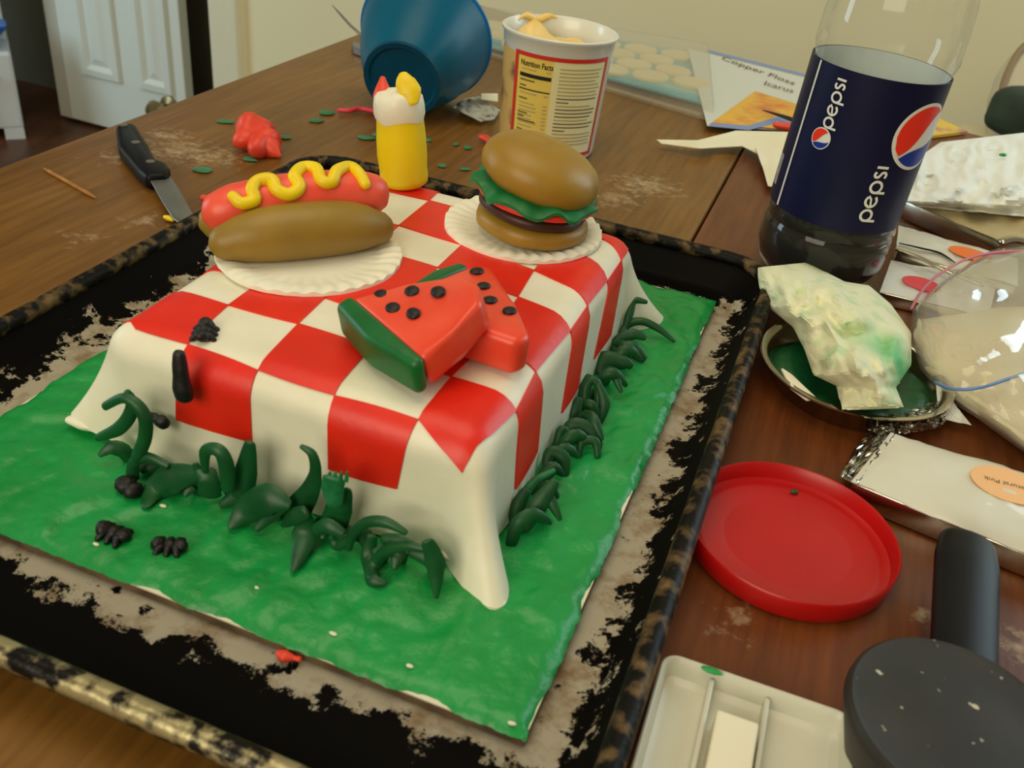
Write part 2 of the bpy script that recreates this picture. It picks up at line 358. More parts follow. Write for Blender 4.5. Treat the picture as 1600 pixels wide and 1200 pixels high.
def box(c, X, Y, Z, hx, hy, hz, bev=0.0, seg=2):
    bm = bmesh.new(); bmesh.ops.create_cube(bm, size=2)
    for v in bm.verts: v.co = V3((v.co.x*hx, v.co.y*hy, v.co.z*hz))
    if bev: bmesh.ops.bevel(bm, geom=list(bm.edges), offset=bev, segments=seg, affect='EDGES', profile=0.5)
    V = [V3(c)+X*v.co.x+Y*v.co.y+Z*v.co.z for v in bm.verts]; bm.verts.index_update(); Fc = [tuple(v.index for v in f.verts) for f in bm.faces]; bm.free(); return V, Fc
def prism(poly_top, off, bev=0.0, seg=3, smooth=0):
    """closed prism from a polygon of world points and an offset vector; bevelled"""
    bm = bmesh.new(); a = [bm.verts.new(V3(p)) for p in poly_top]; b2 = [bm.verts.new(V3(p)+V3(off)) for p in poly_top]; n = len(a)
    bm.faces.new(a); bm.faces.new(b2[::-1])
    for i in range(n): bm.faces.new((a[i], b2[i], b2[(i+1) % n], a[(i+1) % n]))
    bmesh.ops.recalc_face_normals(bm, faces=bm.faces)
    if bev: bmesh.ops.bevel(bm, geom=list(bm.edges), offset=bev, segments=seg, affect='EDGES', profile=0.5, clamp_overlap=True)
    bm.verts.index_update(); V = [v.co.copy() for v in bm.verts]; Fc = [tuple(v.index for v in f.verts) for f in bm.faces]; bm.free(); return V, Fc
def pl(pts, x):
    """point on a 2D polyline at fraction x by index"""
    x = max(0, min(1, x))*(len(pts)-1); k = min(int(x), len(pts)-2); f = x-k
    return tuple(pts[k][i]+(pts[k+1][i]-pts[k][i])*f for i in range(len(pts[k])))
def px_sheet(a, b, zf, nu, nv, thick):
    """sheet lying on the table between two outlines a and b (photo points, put on the plane z = zf(s,t))"""
    def fn(s, t):
        p = pl(a, t); q = pl(b, t); x = p[0]+(q[0]-p[0])*s; y = p[1]+(q[1]-p[1])*s
        return P(x, y, zf(s, t, x, y))
    return grid_shell(fn, nu, nv, thick, V3((0, 0, 1)))
def nz(x, y, s=0.0): return noise.noise(V3((x, y, s)))
_font = None
def text_faces(txt, size=1.0, shear=0.0, bold=0.0):
    cu = bpy.data.curves.new('t', 'FONT'); cu.body = txt; cu.size = size; cu.shear = shear; cu.resolution_u = 3; cu.offset = bold
    o = bpy.data.objects.new('t', cu); C.objects.link(o); dg = bpy.context.evaluated_depsgraph_get(); dg.update()
    me = bpy.data.meshes.new_from_object(o.evaluated_get(dg)); V = [v.co.copy() for v in me.vertices]; Fc = [tuple(p.vertices) for p in me.polygons]
    bpy.data.objects.remove(o); bpy.data.curves.remove(cu); bpy.data.meshes.remove(me); return V, Fc
def mapv(vf, fn): return [fn(v) for v in vf[0]], vf[1]
def stroke(pts, w, closed=False):
    """flat 2D ribbon along a polyline"""
    n = len(pts); V = []; Fc = []
    for i in range(n):
        a = pts[(i-1) % n] if closed else pts[max(i-1, 0)]; b2 = pts[(i+1) % n] if closed else pts[min(i+1, n-1)]
        dx, dy = b2[0]-a[0], b2[1]-a[1]; l = math.hypot(dx, dy) or 1; nx, ny = -dy/l*w/2, dx/l*w/2
        V += [V3((pts[i][0]+nx, pts[i][1]+ny, 0)), V3((pts[i][0]-nx, pts[i][1]-ny, 0))]
    for i in range(n if closed else n-1):
        j = (i+1) % n; Fc.append((2*i, 2*i+1, 2*j+1, 2*j))
    return V, Fc

# ================================================================ THE ROOM
WL0 = V3((-1.417, 2.674, 0))                                          # a point on the far wall's line
def WP(a, back=0.0, z=0.0): return WL0 + UX*a + VX*back + ZX*z       # along the wall, behind it, up
FL = -0.75
fl = mesh_obj('floor', box(L(0.3, 1.2, FL-0.02), UX, VX, ZX, 4.2, 4.2, 0.02), wood('floor_wood', (58, 32, 18), (104, 64, 40)), origin=L(0.3, 1.2, FL), smooth=False); tag(fl, kind='structure')
for nm, uu in (('wall_left', -3.7), ('wall_right', 3.3)):
    w = mesh_obj(nm, box(L(uu, 0.6, 0.6), UX, VX, ZX, 0.05, 3.4, 1.35), M['wall'], origin=L(uu, 0.6, FL), smooth=False); tag(w, kind='structure')
aJ = 0.555                                                         # left end of the wall (door opening)
w1 = mesh_obj('wall_back', box(WP(aJ+2.0, 0.06, 0.6), UX, VX, ZX, 2.0, 0.06, 1.35), M['wall'], origin=WP(aJ+2.0, 0.06, FL), smooth=False); tag(w1, kind='structure')
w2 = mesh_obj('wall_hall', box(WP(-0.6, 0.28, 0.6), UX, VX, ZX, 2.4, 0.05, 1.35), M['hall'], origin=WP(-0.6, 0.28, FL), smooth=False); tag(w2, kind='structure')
for i, (a0, a1, dpt) in enumerate(((aJ-0.01, aJ+0.042, 0.022), (aJ+0.044, aJ+0.078, 0.030))):
    t = mesh_obj('trim_%d' % (i+1), box(WP((a0+a1)/2, -dpt/2+0.006, 0.6), UX, VX, ZX, (a1-a0)/2, dpt/2+0.006, 1.34, 0.004), M['trim'], origin=WP((a0+a1)/2, 0, FL), smooth=False); tag(t, kind='structure')
bb = mesh_obj('baseboard_back', box(WP(aJ+2.05, -0.008, FL+0.05), UX, VX, ZX, 1.9, 0.012, 0.05), M['trim'], origin=WP(aJ+2.05, 0, FL), smooth=False); tag(bb, kind='structure')
# door leaf, ajar in the opening
dr = bpy.data.objects.new('door_1', None); C.objects.link(dr); DA = WP(0.0, 0.02, FL+0.01); dr.location = DA; tag(dr, kind='structure'); dr.empty_display_size = 0.05
DX = (UX*0.995-VX*0.02).normalized(); DY = V3((-DX.y, DX.x, 0)); DW = 0.425; DH = 2.0
mesh_obj('door_leaf', box(DA+DX*DW/2+DY*0.02+ZX*DH/2, DX, DY, ZX, DW/2, 0.018, DH/2, 0.003), M['door'], dr, smooth=False)
mesh_obj('door_edge', box(DA-DX*0.022+DY*0.02+ZX*DH/2, DX, DY, ZX, 0.022, 0.016, DH/2), mat('door_edge_paint', (196, 192, 176), None, 5, 0.6), dr, smooth=False)
for a0, a1, z0, z1 in ((0.075, 0.205, 0.15, 0.95), (0.275, 0.385, 0.15, 0.95), (0.075, 0.205, 1.08, 1.8), (0.275, 0.385, 1.08, 1.8)):
    ring = lambda i, d: [DA+DX*x+DY*d+ZX*z for x, z in ((a0+i, z0+i), (a1-i, z0+i), (a1-i, z1-i), (a0+i, z1-i))]
    mesh_obj('door_panel', loft([ring(-0.004, 0.003), ring(0, -0.010), ring(0.018, -0.012), ring(0.03, -0.001), ring(0.05, -0.008)], cap0=False), M['door'], dr, smooth=False)
kn = lathe([(0.0, 0), (0.03, 0.0), (0.03, 0.005), (0.011, 0.012), (0.011, 0.04), (0.024, 0.046), (0.031, 0.06), (0.024, 0.074), (0.0, 0.078)], 20, DA+DX*(DW-0.055)+ZX*0.115, (DX, ZX, -DY))
mesh_obj('door_stop', kn, mat('door_stop_metal', (150, 132, 92), None, 5, 0.3, metal=0.8), dr)

# ================================================================ TABLE
def tu(px, py): q = uvw(P(px, py, 0)); return q[0], q[1]
flour_l = [tu(x, y)+(r, a) for x, y, r, a in ((285, 235, 0.05, 0.34), (330, 245, 0.045, 0.32), (260, 212, 0.035, 0.30), (225, 345, 0.025, 0.28), (130, 370, 0.03, 0.22), (1010, 290, 0.05, 0.32), (960, 310, 0.04, 0.28), (1090, 225, 0.02, 0.2), (180, 245, 0.03, 0.25))]
flour_r = [tu(x, y)+(r, a) for x, y, r, a in ((1150, 970, 0.02, 0.24), (1580, 1010, 0.02, 0.30), (1440, 960, 0.012, 0.26), (1330, 760, 0.015, 0.15))]
tb = thing('dining_table', 'brown wooden dining table under the cake pan, two leaves meeting at a seam', 'table', L(0, 0, FL), rz=TH)
MW1 = wood('table_wood', (96, 62, 20), (136, 94, 38), flour_l); MW2 = wood('table_wood_red', (82, 38, 14), (122, 66, 26), flour_r)
def far(u): return 0.897-0.17*(u+0.355)/0.70
SEAM = 0.1045
def leaf(u0, u1, m):
    t = [L(u0, -0.62), L(u1, -0.62), L(u1, far(u1)), L(u0, far(u0))]
    o = mesh_obj('table_leaf', prism(t, V3((0, 0, -0.028)), 0.003, 2), m, None, origin=C0, smooth=False)
    o.data.transform(Matrix.Rotation(-TH, 4, 'Z')); o.parent = tb; o.location = (0, 0, -FL); return o
leaf(-0.355, SEAM-0.0006, MW1); leaf(SEAM+0.0006, 0.80, MW2)
for u, v in ((-0.28, -0.55), (0.72, -0.55), (-0.28, 0.78), (0.72, 0.54)):
    mesh_obj('leg', tube([L(u, v, FL), L(u, v, -0.4), L(u, v, -0.0275)], [0.022, 0.03, 0.035], 12, rounded=False), MW2, tb)
mesh_obj('apron', join(*[box(L(*c, -0.07), UX, VX, ZX, hx, hy, 0.042) for c, hx, hy in (((0.22, -0.55), 0.48, 0.011), ((-0.28, 0.11), 0.011, 0.64), ((0.72, 0.0), 0.011, 0.53))]), MW1, tb, smooth=False)

# ================================================================ BAKING PAN
PW, PH = 0.1715, 0.222
pan = thing('baking_pan', 'large blackened metal baking pan with worn rim under the cake board', 'pan', L(0, 0, 0), rz=TH)
def pring(ins, z, r=0.034): return [L(x, y, z) for x, y in rrect(PW-ins, PH-ins, max(r-ins*0.6, 0.004), 8)]
prof = [(0.022, 0.0), (0.013, 0.003), (0.006, 0.0175), (0.0065, 0.0185), (0.0075, 0.018), (0.0165, 0.0045), (0.0215, 0.0022), (0.03, 0.0018)]
mesh_obj('tray_body', loft([pring(i, z) for i, z in prof]), M['pan'], pan)
bead = []
base = rrect(PW-0.0045, PH-0.0045, 0.031, 8)
for k in range(10):
    a = 2*math.pi*k/10; bead.append((0.0045-0.0045*math.cos(a), 0.0195+0.0045*math.sin(a)))
rings = [[L(x, y, z) for x, y in rrect(PW-i, PH-i, 0.034-i*0.6, 8)] for i, z in bead]
V, Fc = loft(rings+[rings[0]], False, False)
mesh_obj('rolled_rim', (V, Fc), M['rim'], pan)
# bare metal shows along the near side of the rim
nb = [L(-0.145+0.29*k/40, -PH+0.0042, 0.0203) for k in range(41)]
mesh_obj('worn_rim_edge', tube(nb, 0.0044, 10), M['rim_bare'], pan)

# ================================================================ CAKE
ZT, ZB = 0.064, 0.0095
FUL, FUR, FVN, FVF = -0.062, 0.080, -0.090, 0.100                   # fold lines of the cloth on the cake top
RAD = 0.014; ARC = RAD*math.pi/2; LEN = ARC+(ZT-ZB-RAD)             # overhang length of the cloth
cake = thing('picnic_cake', 'rectangular picnic cake with red and white checked fondant cloth on green frosted board', 'cake', L(0.005, 0.0, 0.0025))
def prof_c(l):
    if l < ARC:
        a = l/RAD; return RAD*math.sin(a), RAD*(1-math.cos(a))
    k = (l-ARC)/(LEN-ARC); return RAD+0.0030*k, RAD+(l-ARC)
def cloth(x, y):
    """unfolded cloth coordinates to the draped surface (table frame), point only"""
    dx = max(FUL-x, 0)+max(x-FUR, 0); dy = max(FVN-y, 0)+max(y-FVF, 0)
    sx = -1 if x < FUL else 1; sy = -1 if y < FVN else 1
    bx = min(max(x, FUL), FUR); by = min(max(y, FVN), FVF)
    cu = (bx-0.013)/0.075; cv = (by-0.004)/0.096
    zt = ZT+0.0018*(1-0.5*cu*cu-0.5*cv*cv)
    if dx == 0 and dy == 0: return L(x, y, zt)
    d = math.hypot(dx, dy); ph = math.atan2(dy, dx); dm = LEN/(math.cos(ph)**5+math.sin(ph)**5)**0.2; s = min(d/dm, 1.0)
    o, h = prof_c(s*LEN); e = math.sin(2*ph)
    nl = sx < 0 and sy < 0
    fl = (dm-LEN)*(1.42 if nl else (1.85 if sy < 0 else 2.2))*s**2.0
    if nl: ph = ph-math.radians(24)*math.sin(2*ph)
    o += fl
    wav = 0.0
    if dy == 0: wav = 0.0012*math.sin(y*90+1)*s*s
    if dx == 0: wav = 0.0015*math.sin(x*75+sy)*s*s
    z = zt-h
    if nl: z += 0.005*s*e*e
    return L(bx+sx*math.cos(ph)*(o+wav), by+sy*math.sin(ph)*(o+wav), max(z, ZB))
def ax_(s, a, b2, c, d):
    return a+(b2-a)*s/0.3 if s < 0.3 else (b2+(c-b2)*(s-0.3)/0.4 if s < 0.7 else c+(d-c)*(s-0.7)/0.3)
X0, X1, Y0, Y1 = FUL-LEN, FUR+LEN, FVN-LEN, FVF+LEN
mesh_obj('fondant_cloth', grid_shell(lambda s, t: cloth(ax_(s, X0, FUL, FUR, X1), ax_(t, Y0, FVN, FVF, Y1)), 96, 104, 0.0028, None), M['white'], cake)
clothobj = cake.children[-1] if cake.children else None
clothobj = [o for o in bpy.data.objects if o.name.startswith('fondant_cloth')][0]
mesh_obj('cake_body', loft([[L(0.013+x, 0.004+y, z) for x, y in rrect(0.078-i, 0.102-i, 0.012, 4)] for i, z in ((0, 0.008), (0.002, 0.045), (0.010, 0.0575), (0.016, 0.059))]), M['tan'], cake)
UL = [-0.077, -0.038, -0.005, 0.030, 0.068, 0.0940, 0.130]; SK = [0.05, 0.08, 0.08, 0.08, 0.05, 0.0, 0.0]
VL = [-0.129, -0.097, -0.064, -0.039, 0.017, 0.048, 0.088, 0.118, 0.150]; KV = [0, 0.001, 0.004, 0.002, 0.016, 0.020, 0.026, 0.028, 0.026]
def node(i, j):
    u = UL[i]; v = VL[j]
    if 0 < j: u -= SK[i]*(v+0.10)*1.0
    v -= KV[j]*max(0, (u+0.02)/0.118)**2
    if j == 1: v -= 0.03*u
    ex_ = {(4, 0): (-0.009, 0.001), (5, 1): (-0.005, -0.011), (4, 1): (-0.004, 0.002), (4, 2): (-0.002, -0.001), (5, 3): (-0.002, 0)}.get((i, j), (0, 0)); u += ex_[0]; v += ex_[1]
    rnd = random.Random(i*31+j*7); return u+rnd.uniform(-0.0012, 0.0012), v+rnd.uniform(-0.0012, 0.0012)
def cell(i, j, g=0.0004, top=0.0009):
    c = [node(i, j), node(i+1, j), node(i+1, j+1), node(i, j+1)]
    def q(s, t):
        s = g*8+(1-16*g)*s if False else s
        a = [c[0][k]+(c[1][k]-c[0][k])*s for k in (0, 1)]; b2 = [c[3][k]+(c[2][k]-c[3][k])*s for k in (0, 1)]
        x, y = a[0]+(b2[0]-a[0])*t, a[1]+(b2[1]-a[1])*t
        e = 0.0009*math.sin(math.pi*s)*0.6; y += e*(1 if t > 0.5 else -1)*(abs(t-0.5)*2)
        return x, y
    n = 8; h = 1e-4
    def P3(s, t, off):
        x, y = q(s, t); p = cloth(x, y); a = cloth(x+h, y)-cloth(x-h, y); b2 = cloth(x, y+h)-cloth(x, y-h); nn = a.cross(b2)
        nn = nn.normalized() if nn.length > 1e-14 else V3((0, 0, 1)); return p+nn*off
    rings = []
    bd = [(k/n, 0) for k in range(n)]+[(1, k/n) for k in range(n)]+[(1-k/n, 1) for k in range(n)]+[(0, 1-k/n) for k in range(n)]
    V = [P3(i2/n, j2/n, top*(0.8 if (i2 in (0, n) or j2 in (0, n)) else 1.0)) for j2 in range(n+1) for i2 in range(n+1)]
    Fc = [(j2*(n+1)+i2, j2*(n+1)+i2+1, (j2+1)*(n+1)+i2+1, (j2+1)*(n+1)+i2) for j2 in range(n) for i2 in range(n)]
    idx = [int(round(t*n))*(n+1)+int(round(s*n)) for s, t in bd]; k0 = len(V)
    for s, t in bd: V.append(P3(s, t, -0.0006))
    m4 = len(bd)
    for k in range(m4): Fc.append((idx[k], k0+k, k0+(k+1) % m4, idx[(k+1) % m4]))
    return V, Fc
for j in range(-1, 7):
    for i in range(0, 6):
        if (i+j) % 2 == 0:
            jj = j+1
            if j == -1 and i not in (1, 3): continue
            if i == 5 and j == -1: continue
            mesh_obj('red_square', cell(i, jj), M['red'], clothobj)
# red squares that hang down the far side and the left side (seen from a step aside)
# --- board and frosting
BU, BV = 0.1335, 0.1725
mesh_obj('cake_board', box(L(0.005, 0.005, 0.0042), UX, VX, ZX, BU, BV, 0.0017, 0.0003, 1), M['board_edge'], cake, smooth=False)
mesh_obj('board_paper', box(L(0.005, 0.005, 0.0062), UX, VX, ZX, BU-0.0002, BV-0.0002, 0.0003), M['board_paper'], cake, smooth=False)
def frost(s, t):
    u = -1+2*s; v = -1+2*t
    eu = BU+0.0006-0.0050*max(0, nz(v*6, 3.1)-0.12)+0.0010*nz(v*40, 8); ev = BV+0.0006-0.0050*max(0, nz(u*6, 7.7)-0.12)+0.0010*nz(u*36, 2)
    x = u*eu; y = v*ev
    edge = min(1.0, min(1-abs(u), 1-abs(v))/0.035)
    h = 0.0022+0.0017*nz(x*38+2.5*nz(x*30, y*30, 3), y*38, 1)+0.0022*abs(nz(x*85+1.5*nz(x*25, y*25, 9), y*60, 4))+0.0004*nz(x*220, y*220, 5)
    st = math.sin((x*0.6+y*0.35)*420+6*nz(x*22, y*22, 11)); h += 0.00042*st*max(0, nz(x*14, y*14, 6)+0.2)
    # broad knife strokes round the cake corner
    h += 0.0014*max(0, nz(x*20+5, y*20, 21))
    return L(0.005+x, 0.005+y, 0.0063+max(h, 0.0006)*(edge**0.55)+0.0002)
mesh_obj('green_frosting', grid_shell(frost, 150, 190, 0.0004, V3((0, 0, 1))), M['frost'], cake)
for i, (px, py) in enumerate(((400, 918), (520, 990), (150, 850), (640, 1040), (800, 1130), (255, 790))):
    mesh_obj('bare_frosting_fleck', blob(P(px, py, 0.0096), 0.0014, 0.0008, 0.0005, (UX, VX, ZX), 0.5, 500, i, 10, 6), M['board_paper'], cake)

# --- grass blades of fondant along the near and right sides
GZ = 0.0112
def on_front(px, py, v=-0.1135):
    p = PV(px, py, v); return p if p.z > GZ else P(px, py, GZ)
_anchor = [None]
def on_right(px, py, u=0.0995):
    """blades on the right stand where their lowest point meets the frosting and keep that distance from the viewer"""
    p = PC(px, py, _anchor[0]); q = uvw(p)
    if q[2] < GZ: p = P(px, py, GZ); q = uvw(p)
    if q[0] < u:                                                     # keep it out of the cloth: slide sideways
        p = p+UX*(u-q[0])
    return p
def blade(pts, widths, fn, m='grass', flat=0.4, off=0.0, n=8):
    lowp = max(pts, key=lambda t: t[1]); _anchor[0] = depth(P(lowp[0], lowp[1], GZ))
    path = [fn(x, y) for x, y in pts]
    if off: path = [p-VX*off for p in path]
    pth = cr(path, 5); sc = depth(pth[0])/F_PX; rad = [w*sc/2*(0.82 if fn is on_right else 1.0) for w in interp(widths, len(pth))]
    mesh_obj('grass_blade', tube(pth, rad, n, flat, ref=CF), M[m], cake)
f = on_front
g2 = lambda x, y: on_front(x, y, -0.118)
g3 = lambda x, y: on_front(x, y, -0.124)
blade([(214, 716), (226, 685), (227, 655), (214, 633), (192, 622), (164, 635)], [22, 24, 23, 20, 16, 14], g3, flat=0.7)
blade([(199, 612), (206, 628), (203, 648), (185, 670), (152, 684)], [11, 20, 25, 24, 13], g2, flat=0.7)
blade([(207, 744), (211, 722), (232, 714), (262, 728)], [24, 20, 15, 12], g3, flat=0.6)
blade([(228, 792), (242, 768), (268, 748), (310, 738)], [14, 40, 52, 20], g3)
blade([(268, 772), (300, 752), (335, 742)], [8, 22, 26], g2)
blade([(321, 738), (320, 708), (332, 701), (346, 708), (354, 730), (356, 765)], [10, 20, 20, 22, 26, 22], g3, flat=0.5)
blade([(328, 772), (324, 748), (310, 735), (306, 724)], [38, 34, 16, 9], g3)
blade([(378, 775), (385, 735), (391, 692)], [40, 36, 17], g2)
blade([(360, 825), (385, 798), (420, 780), (452, 790)], [10, 46, 52, 16], g3)
blade([(345, 790), (375, 772), (400, 768)], [12, 30, 22], g2)
blade([(400, 828), (420, 808), (446, 792)], [10, 22, 12], g3)
blade([(470, 697), (488, 710), (493, 738), (484, 768), (462, 800)], [7, 15, 20, 34, 52], g2, flat=0.4)
blade([(522, 818), (532, 790), (545, 765)], [46, 42, 12], g2)
blade([(524, 790), (520, 765), (522, 748)], [22, 36, 36], g3, 'grasslight', 0.3)
for k in range(4):
    x = 514+k*9; blade([(x, 752), (x+1, 742), (x+2, 737)], [7, 6, 3], g3, 'grasslight', 0.6, n=6)
blade([(474, 797), (478, 835), (458, 892)], [14, 46, 7], g3)
blade([(440, 822), (460, 808), (478, 800)], [6, 30, 22], g3)
blade([(545, 858), (551, 836), (572, 817), (602, 816), (634, 832)], [10, 16, 18, 18, 9], g3, flat=0.7)
blade([(565, 832), (575, 850), (572, 872)], [18, 24, 10], g2)
blade([(662, 858), (636, 853), (606, 860), (585, 882), (582, 905), (602, 912)], [12, 16, 20, 22, 24, 10], g3, flat=0.5)
blade([(580, 838), (576, 870), (580, 905)], [20, 26, 14], g2)
blade([(668, 846), (680, 880), (682, 935)], [20, 34, 6], g3)
blade([(640, 862), (668, 872), (694, 886)], [14, 26, 12], g2)
blade([(598, 842), (625, 846), (650, 856)], [18, 24, 12], g2)
blade([(492, 830), (512, 822), (536, 834)], [20, 26, 14], g3)
blade([(548, 842), (528, 852), (520, 846)], [14, 20, 10], g3)
r1 = on_right; r2 = on_right
blade([(963, 522), (974, 488), (990, 470), (1010, 472)], [12, 16, 15, 8], r2, flat=0.7)
blade([(946, 528), (972, 508), (1002, 502), (1030, 514), (1053, 533)], [12, 15, 16, 14, 8], r2, flat=0.7)
blade([(950, 552), (965, 532), (990, 522), (1008, 528)], [10, 20, 22, 12], r2)
blade([(955, 545), (985, 545), (1006, 562)], [12, 34, 18], r2)
blade([(925, 580), (945, 562), (978, 568), (985, 575)], [20, 36, 26, 10], r2)
blade([(912, 640), (916, 605), (926, 594), (935, 606), (934, 655)], [14, 18, 16, 16, 18], r2, flat=0.5)
blade([(905, 640), (896, 610), (915, 585)], [24, 30, 14], r1)
blade([(938, 660), (945, 630), (935, 600)], [10, 22, 12], r2)
blade([(880, 690), (895, 665), (925, 676), (935, 702)], [16, 30, 34, 14], r2)
blade([(905, 712), (910, 690), (930, 690), (934, 714)], [10, 18, 18, 12], r2, flat=0.5)
blade([(862, 700), (872, 672), (884, 678), (886, 706)], [14, 20, 18, 16], r2, flat=0.5)
blade([(852, 740), (860, 708), (880, 716), (884, 742)], [14, 26, 28, 12], r2)
blade([(803, 800), (812, 775), (835, 752), (866, 735)], [20, 22, 16, 9], r2, 'grasslight', 0.5)
blade([(806, 820), (800, 790), (822, 766)], [26, 30, 18], r2)
blade([(820, 830), (840, 790), (868, 752)], [14, 40, 18], r2)
blade([(832, 772), (850, 745), (870, 728)], [14, 30, 16], r1)
blade([(890, 660), (892, 640), (905, 622)], [12, 26, 14], r2)

for k in range(16):
    x = -0.058+k*0.0092+random.uniform(-0.003, 0.003); v = -0.113-random.uniform(0, 0.006); ln = random.uniform(0.006, 0.012); a = random.uniform(-0.9, 0.9)
    p0 = L(x, v, 0.0092); pth = cr([p0, p0+ZX*ln*0.55-VX*0.001+UX*ln*0.2*a, p0+ZX*ln*0.75-VX*ln*0.35+UX*ln*0.7*a, p0+ZX*ln*0.45-VX*ln*0.7+UX*ln*1.1*a], 3)
    mesh_obj('grass_blade', tube(pth, interp([0.0024, 0.0036, 0.0030, 0.0010], len(pth)), 8, 0.4, ref=CF), M['grass'], cake)
for k in range(17):
    v = -0.088+k*0.0112+random.uniform(-0.003, 0.003); u = 0.1005+random.uniform(0, 0.005); ln = random.uniform(0.010, 0.017); a = random.uniform(-0.9, 0.9)
    p0 = L(u, v, 0.0092); pth = cr([p0, p0+ZX*ln*0.6+UX*0.001+VX*ln*0.2*a, p0+ZX*ln*0.8+UX*ln*0.35+VX*ln*0.6*a, p0+ZX*ln*0.4+UX*ln*0.75+VX*ln*a], 3)
    mesh_obj('grass_blade', tube(pth, interp([0.0022, 0.0032, 0.0028, 0.0010], len(pth)), 8, 0.4, ref=CF), M['grass'], cake)
hf = [P(x, y, 0.0125) for x, y in ((110, 655), (135, 662), (165, 668), (195, 680))]
mesh_obj('hem_fold', tube(cr(hf, 4), interp([0.0030, 0.0048, 0.0044, 0.0030], 13), 12, 0.55), M['white'], cake)
hf = [P(x, y, 0.0120) for x, y in ((690, 862), (725, 882), (755, 905), (778, 912))]
mesh_obj('hem_fold', tube(cr(hf, 4), interp([0.0020, 0.0036, 0.0034, 0.0020], 13), 12, 0.55), M['white'], cake)

# ================================================================ ANTS
def ant(label, at, head, segs, legs=True):
    """fondant ant: three lumps in a row and six stubby legs; one body"""
    t = thing('fondant_ant', label, 'ant', at, 'black fondant ants')
    hd = V3(head).normalized(); up = segs.get('up', V3((0, 0, 1))); sd = hd.cross(up).normalized(); up = sd.cross(hd)
    parts = []
    for (x, r, rr) in segs['b']:
        parts.append(blob(at+hd*x+up*(rr*0.75), r, rr, rr*0.85, (hd, sd, up), 0.25, 400, x*1000, 14, 8))
    if 'path' in segs: parts = [tube(cr([at+hd*x+up*z for x, z, r in segs['path']], 4), interp([r for x, z, r in segs['path']], 4*(len(segs['path'])-1)+1), 14, 0.75, ref=up)]
    mesh_obj('body', join(*parts), M['black'], t)
    if legs:
        for s in (-1, 1):
            for k in (-1, 0, 1):
                b0 = at+hd*(k*0.0024)+up*0.0016
                mesh_obj('leg', tube([b0, b0+sd*s*0.0026+hd*k*0.0008+up*0.0004, b0+sd*s*0.0042+hd*k*0.0016-up*0.0010], [0.0016, 0.0015, 0.0012], 8), M['black'], t)
    return t
TOPZ = 0.0656
b3 = [(-0.0042, 0.0032, 0.0034), (0.0, 0.0028, 0.0028), (0.0042, 0.0030, 0.0030)]
ant('black fondant ant with spread legs on the edge of the red square near the plate', P(320, 524, TOPZ-0.001), UX*0.5-VX, {'b': b3})
ant('black fondant ant with lumpy body on green frosting, nearest the board left edge', P(179, 838, 0.0093), UX, {'b': b3})
ant('black fondant ant with stubby legs on green frosting, furthest right of the ground ants', P(265, 857, 0.0093), UX+VX*0.4, {'b': [(x, a*0.85, c*0.85) for x, a, c in b3]})
# long smooth ant lies on the hanging front of the cloth
nrm = (-VX+ZX*0.15).normalized()
pf = PV(291, 583, -0.1085)
ant('long smooth black fondant ant on the hanging front red square', pf, -ZX+UX*0.06, {'b': [], 'path': [(-0.0095, 0.0022, 0.0026), (-0.005, 0.0028, 0.0032), (0.0, 0.0032, 0.0034), (0.005, 0.0034, 0.0042), (0.0085, 0.0032, 0.0040)], 'up': nrm}, False)
pf = PV(254, 654, -0.1085)
ant('small oval black fondant ant on white cloth beside the tall grass blade', pf, UX-ZX*0.15, {'b': [(-0.003, 0.0032, 0.0022), (0.0012, 0.0035, 0.0028)], 'up': nrm}, False)
ant('round black fondant ant half under the grass leaf on green frosting', P(202, 770, 0.0093), UX-VX*0.3, {'b': [(-0.002, 0.0045, 0.0042), (0.003, 0.0036, 0.004)]}, False)

# ================================================================ PLATES, HOT DOG, BURGER
def plate(label, c, ru, rv, z, seed, ax=(UX, VX)):
    t = thing('fondant_plate', label, 'plate', V3((c.x, c.y, z)), 'white fondant plates')
    rings = []; n = 200
    for fr, h in ((0.0, 0.0015), (0.5, 0.0015), (0.72, 0.0018), (0.80, 0.0026), (0.92, 0.0036), (1.0, 0.0030), (1.005, 0.0012), (0.97, 0.0002), (0.3, 0.0)):
        ring = []
        for k in range(n):
            a = 2*math.pi*k/n; w = 1+0.02*nz(math.cos(a)*2, math.sin(a)*2, seed)+0.006*nz(math.cos(a)*9, math.sin(a)*9, seed)
            fl = 0.00055*math.sin(a*34+4*nz(math.cos(a)*2, math.sin(a)*2, seed))*(1 if 0.75 < fr < 1.003 else 0); r = max(fr, 0.001)
            ring.append(V3((c.x, c.y, z))+ax[0]*(ru*r*w*math.cos(a))+ax[1]*(rv*r*w*math.sin(a))+ZX*(h+fl))
        rings.append(ring)
    mesh_obj('plate_disc', loft(rings), M['plate'], t); return t
HL = P(346, 404, 0.069); HR = P(598, 378, 0.069)                    # foot line of the near bun half
ha = (HR-HL); ha.z = 0; hlen = ha.length; ha.normalize(); hs = V3((-ha.y, ha.x, 0))  # hs points away from the viewer
hc = (HL+HR)/2 + hs*0.012
pc1 = P(486, 398, 0.067)
plate('white fluted fondant plate under the hot dog', V3((pc1.x, pc1.y, 0)), 0.5*hlen*1.12, 0.040, 0.0653, 1, (ha, hs))
ZP = 0.0672
hd = thing('fondant_hot_dog', 'fondant hot dog in tan bun with yellow mustard squiggle on white plate', 'hot dog', V3((hc.x, hc.y, ZP)))
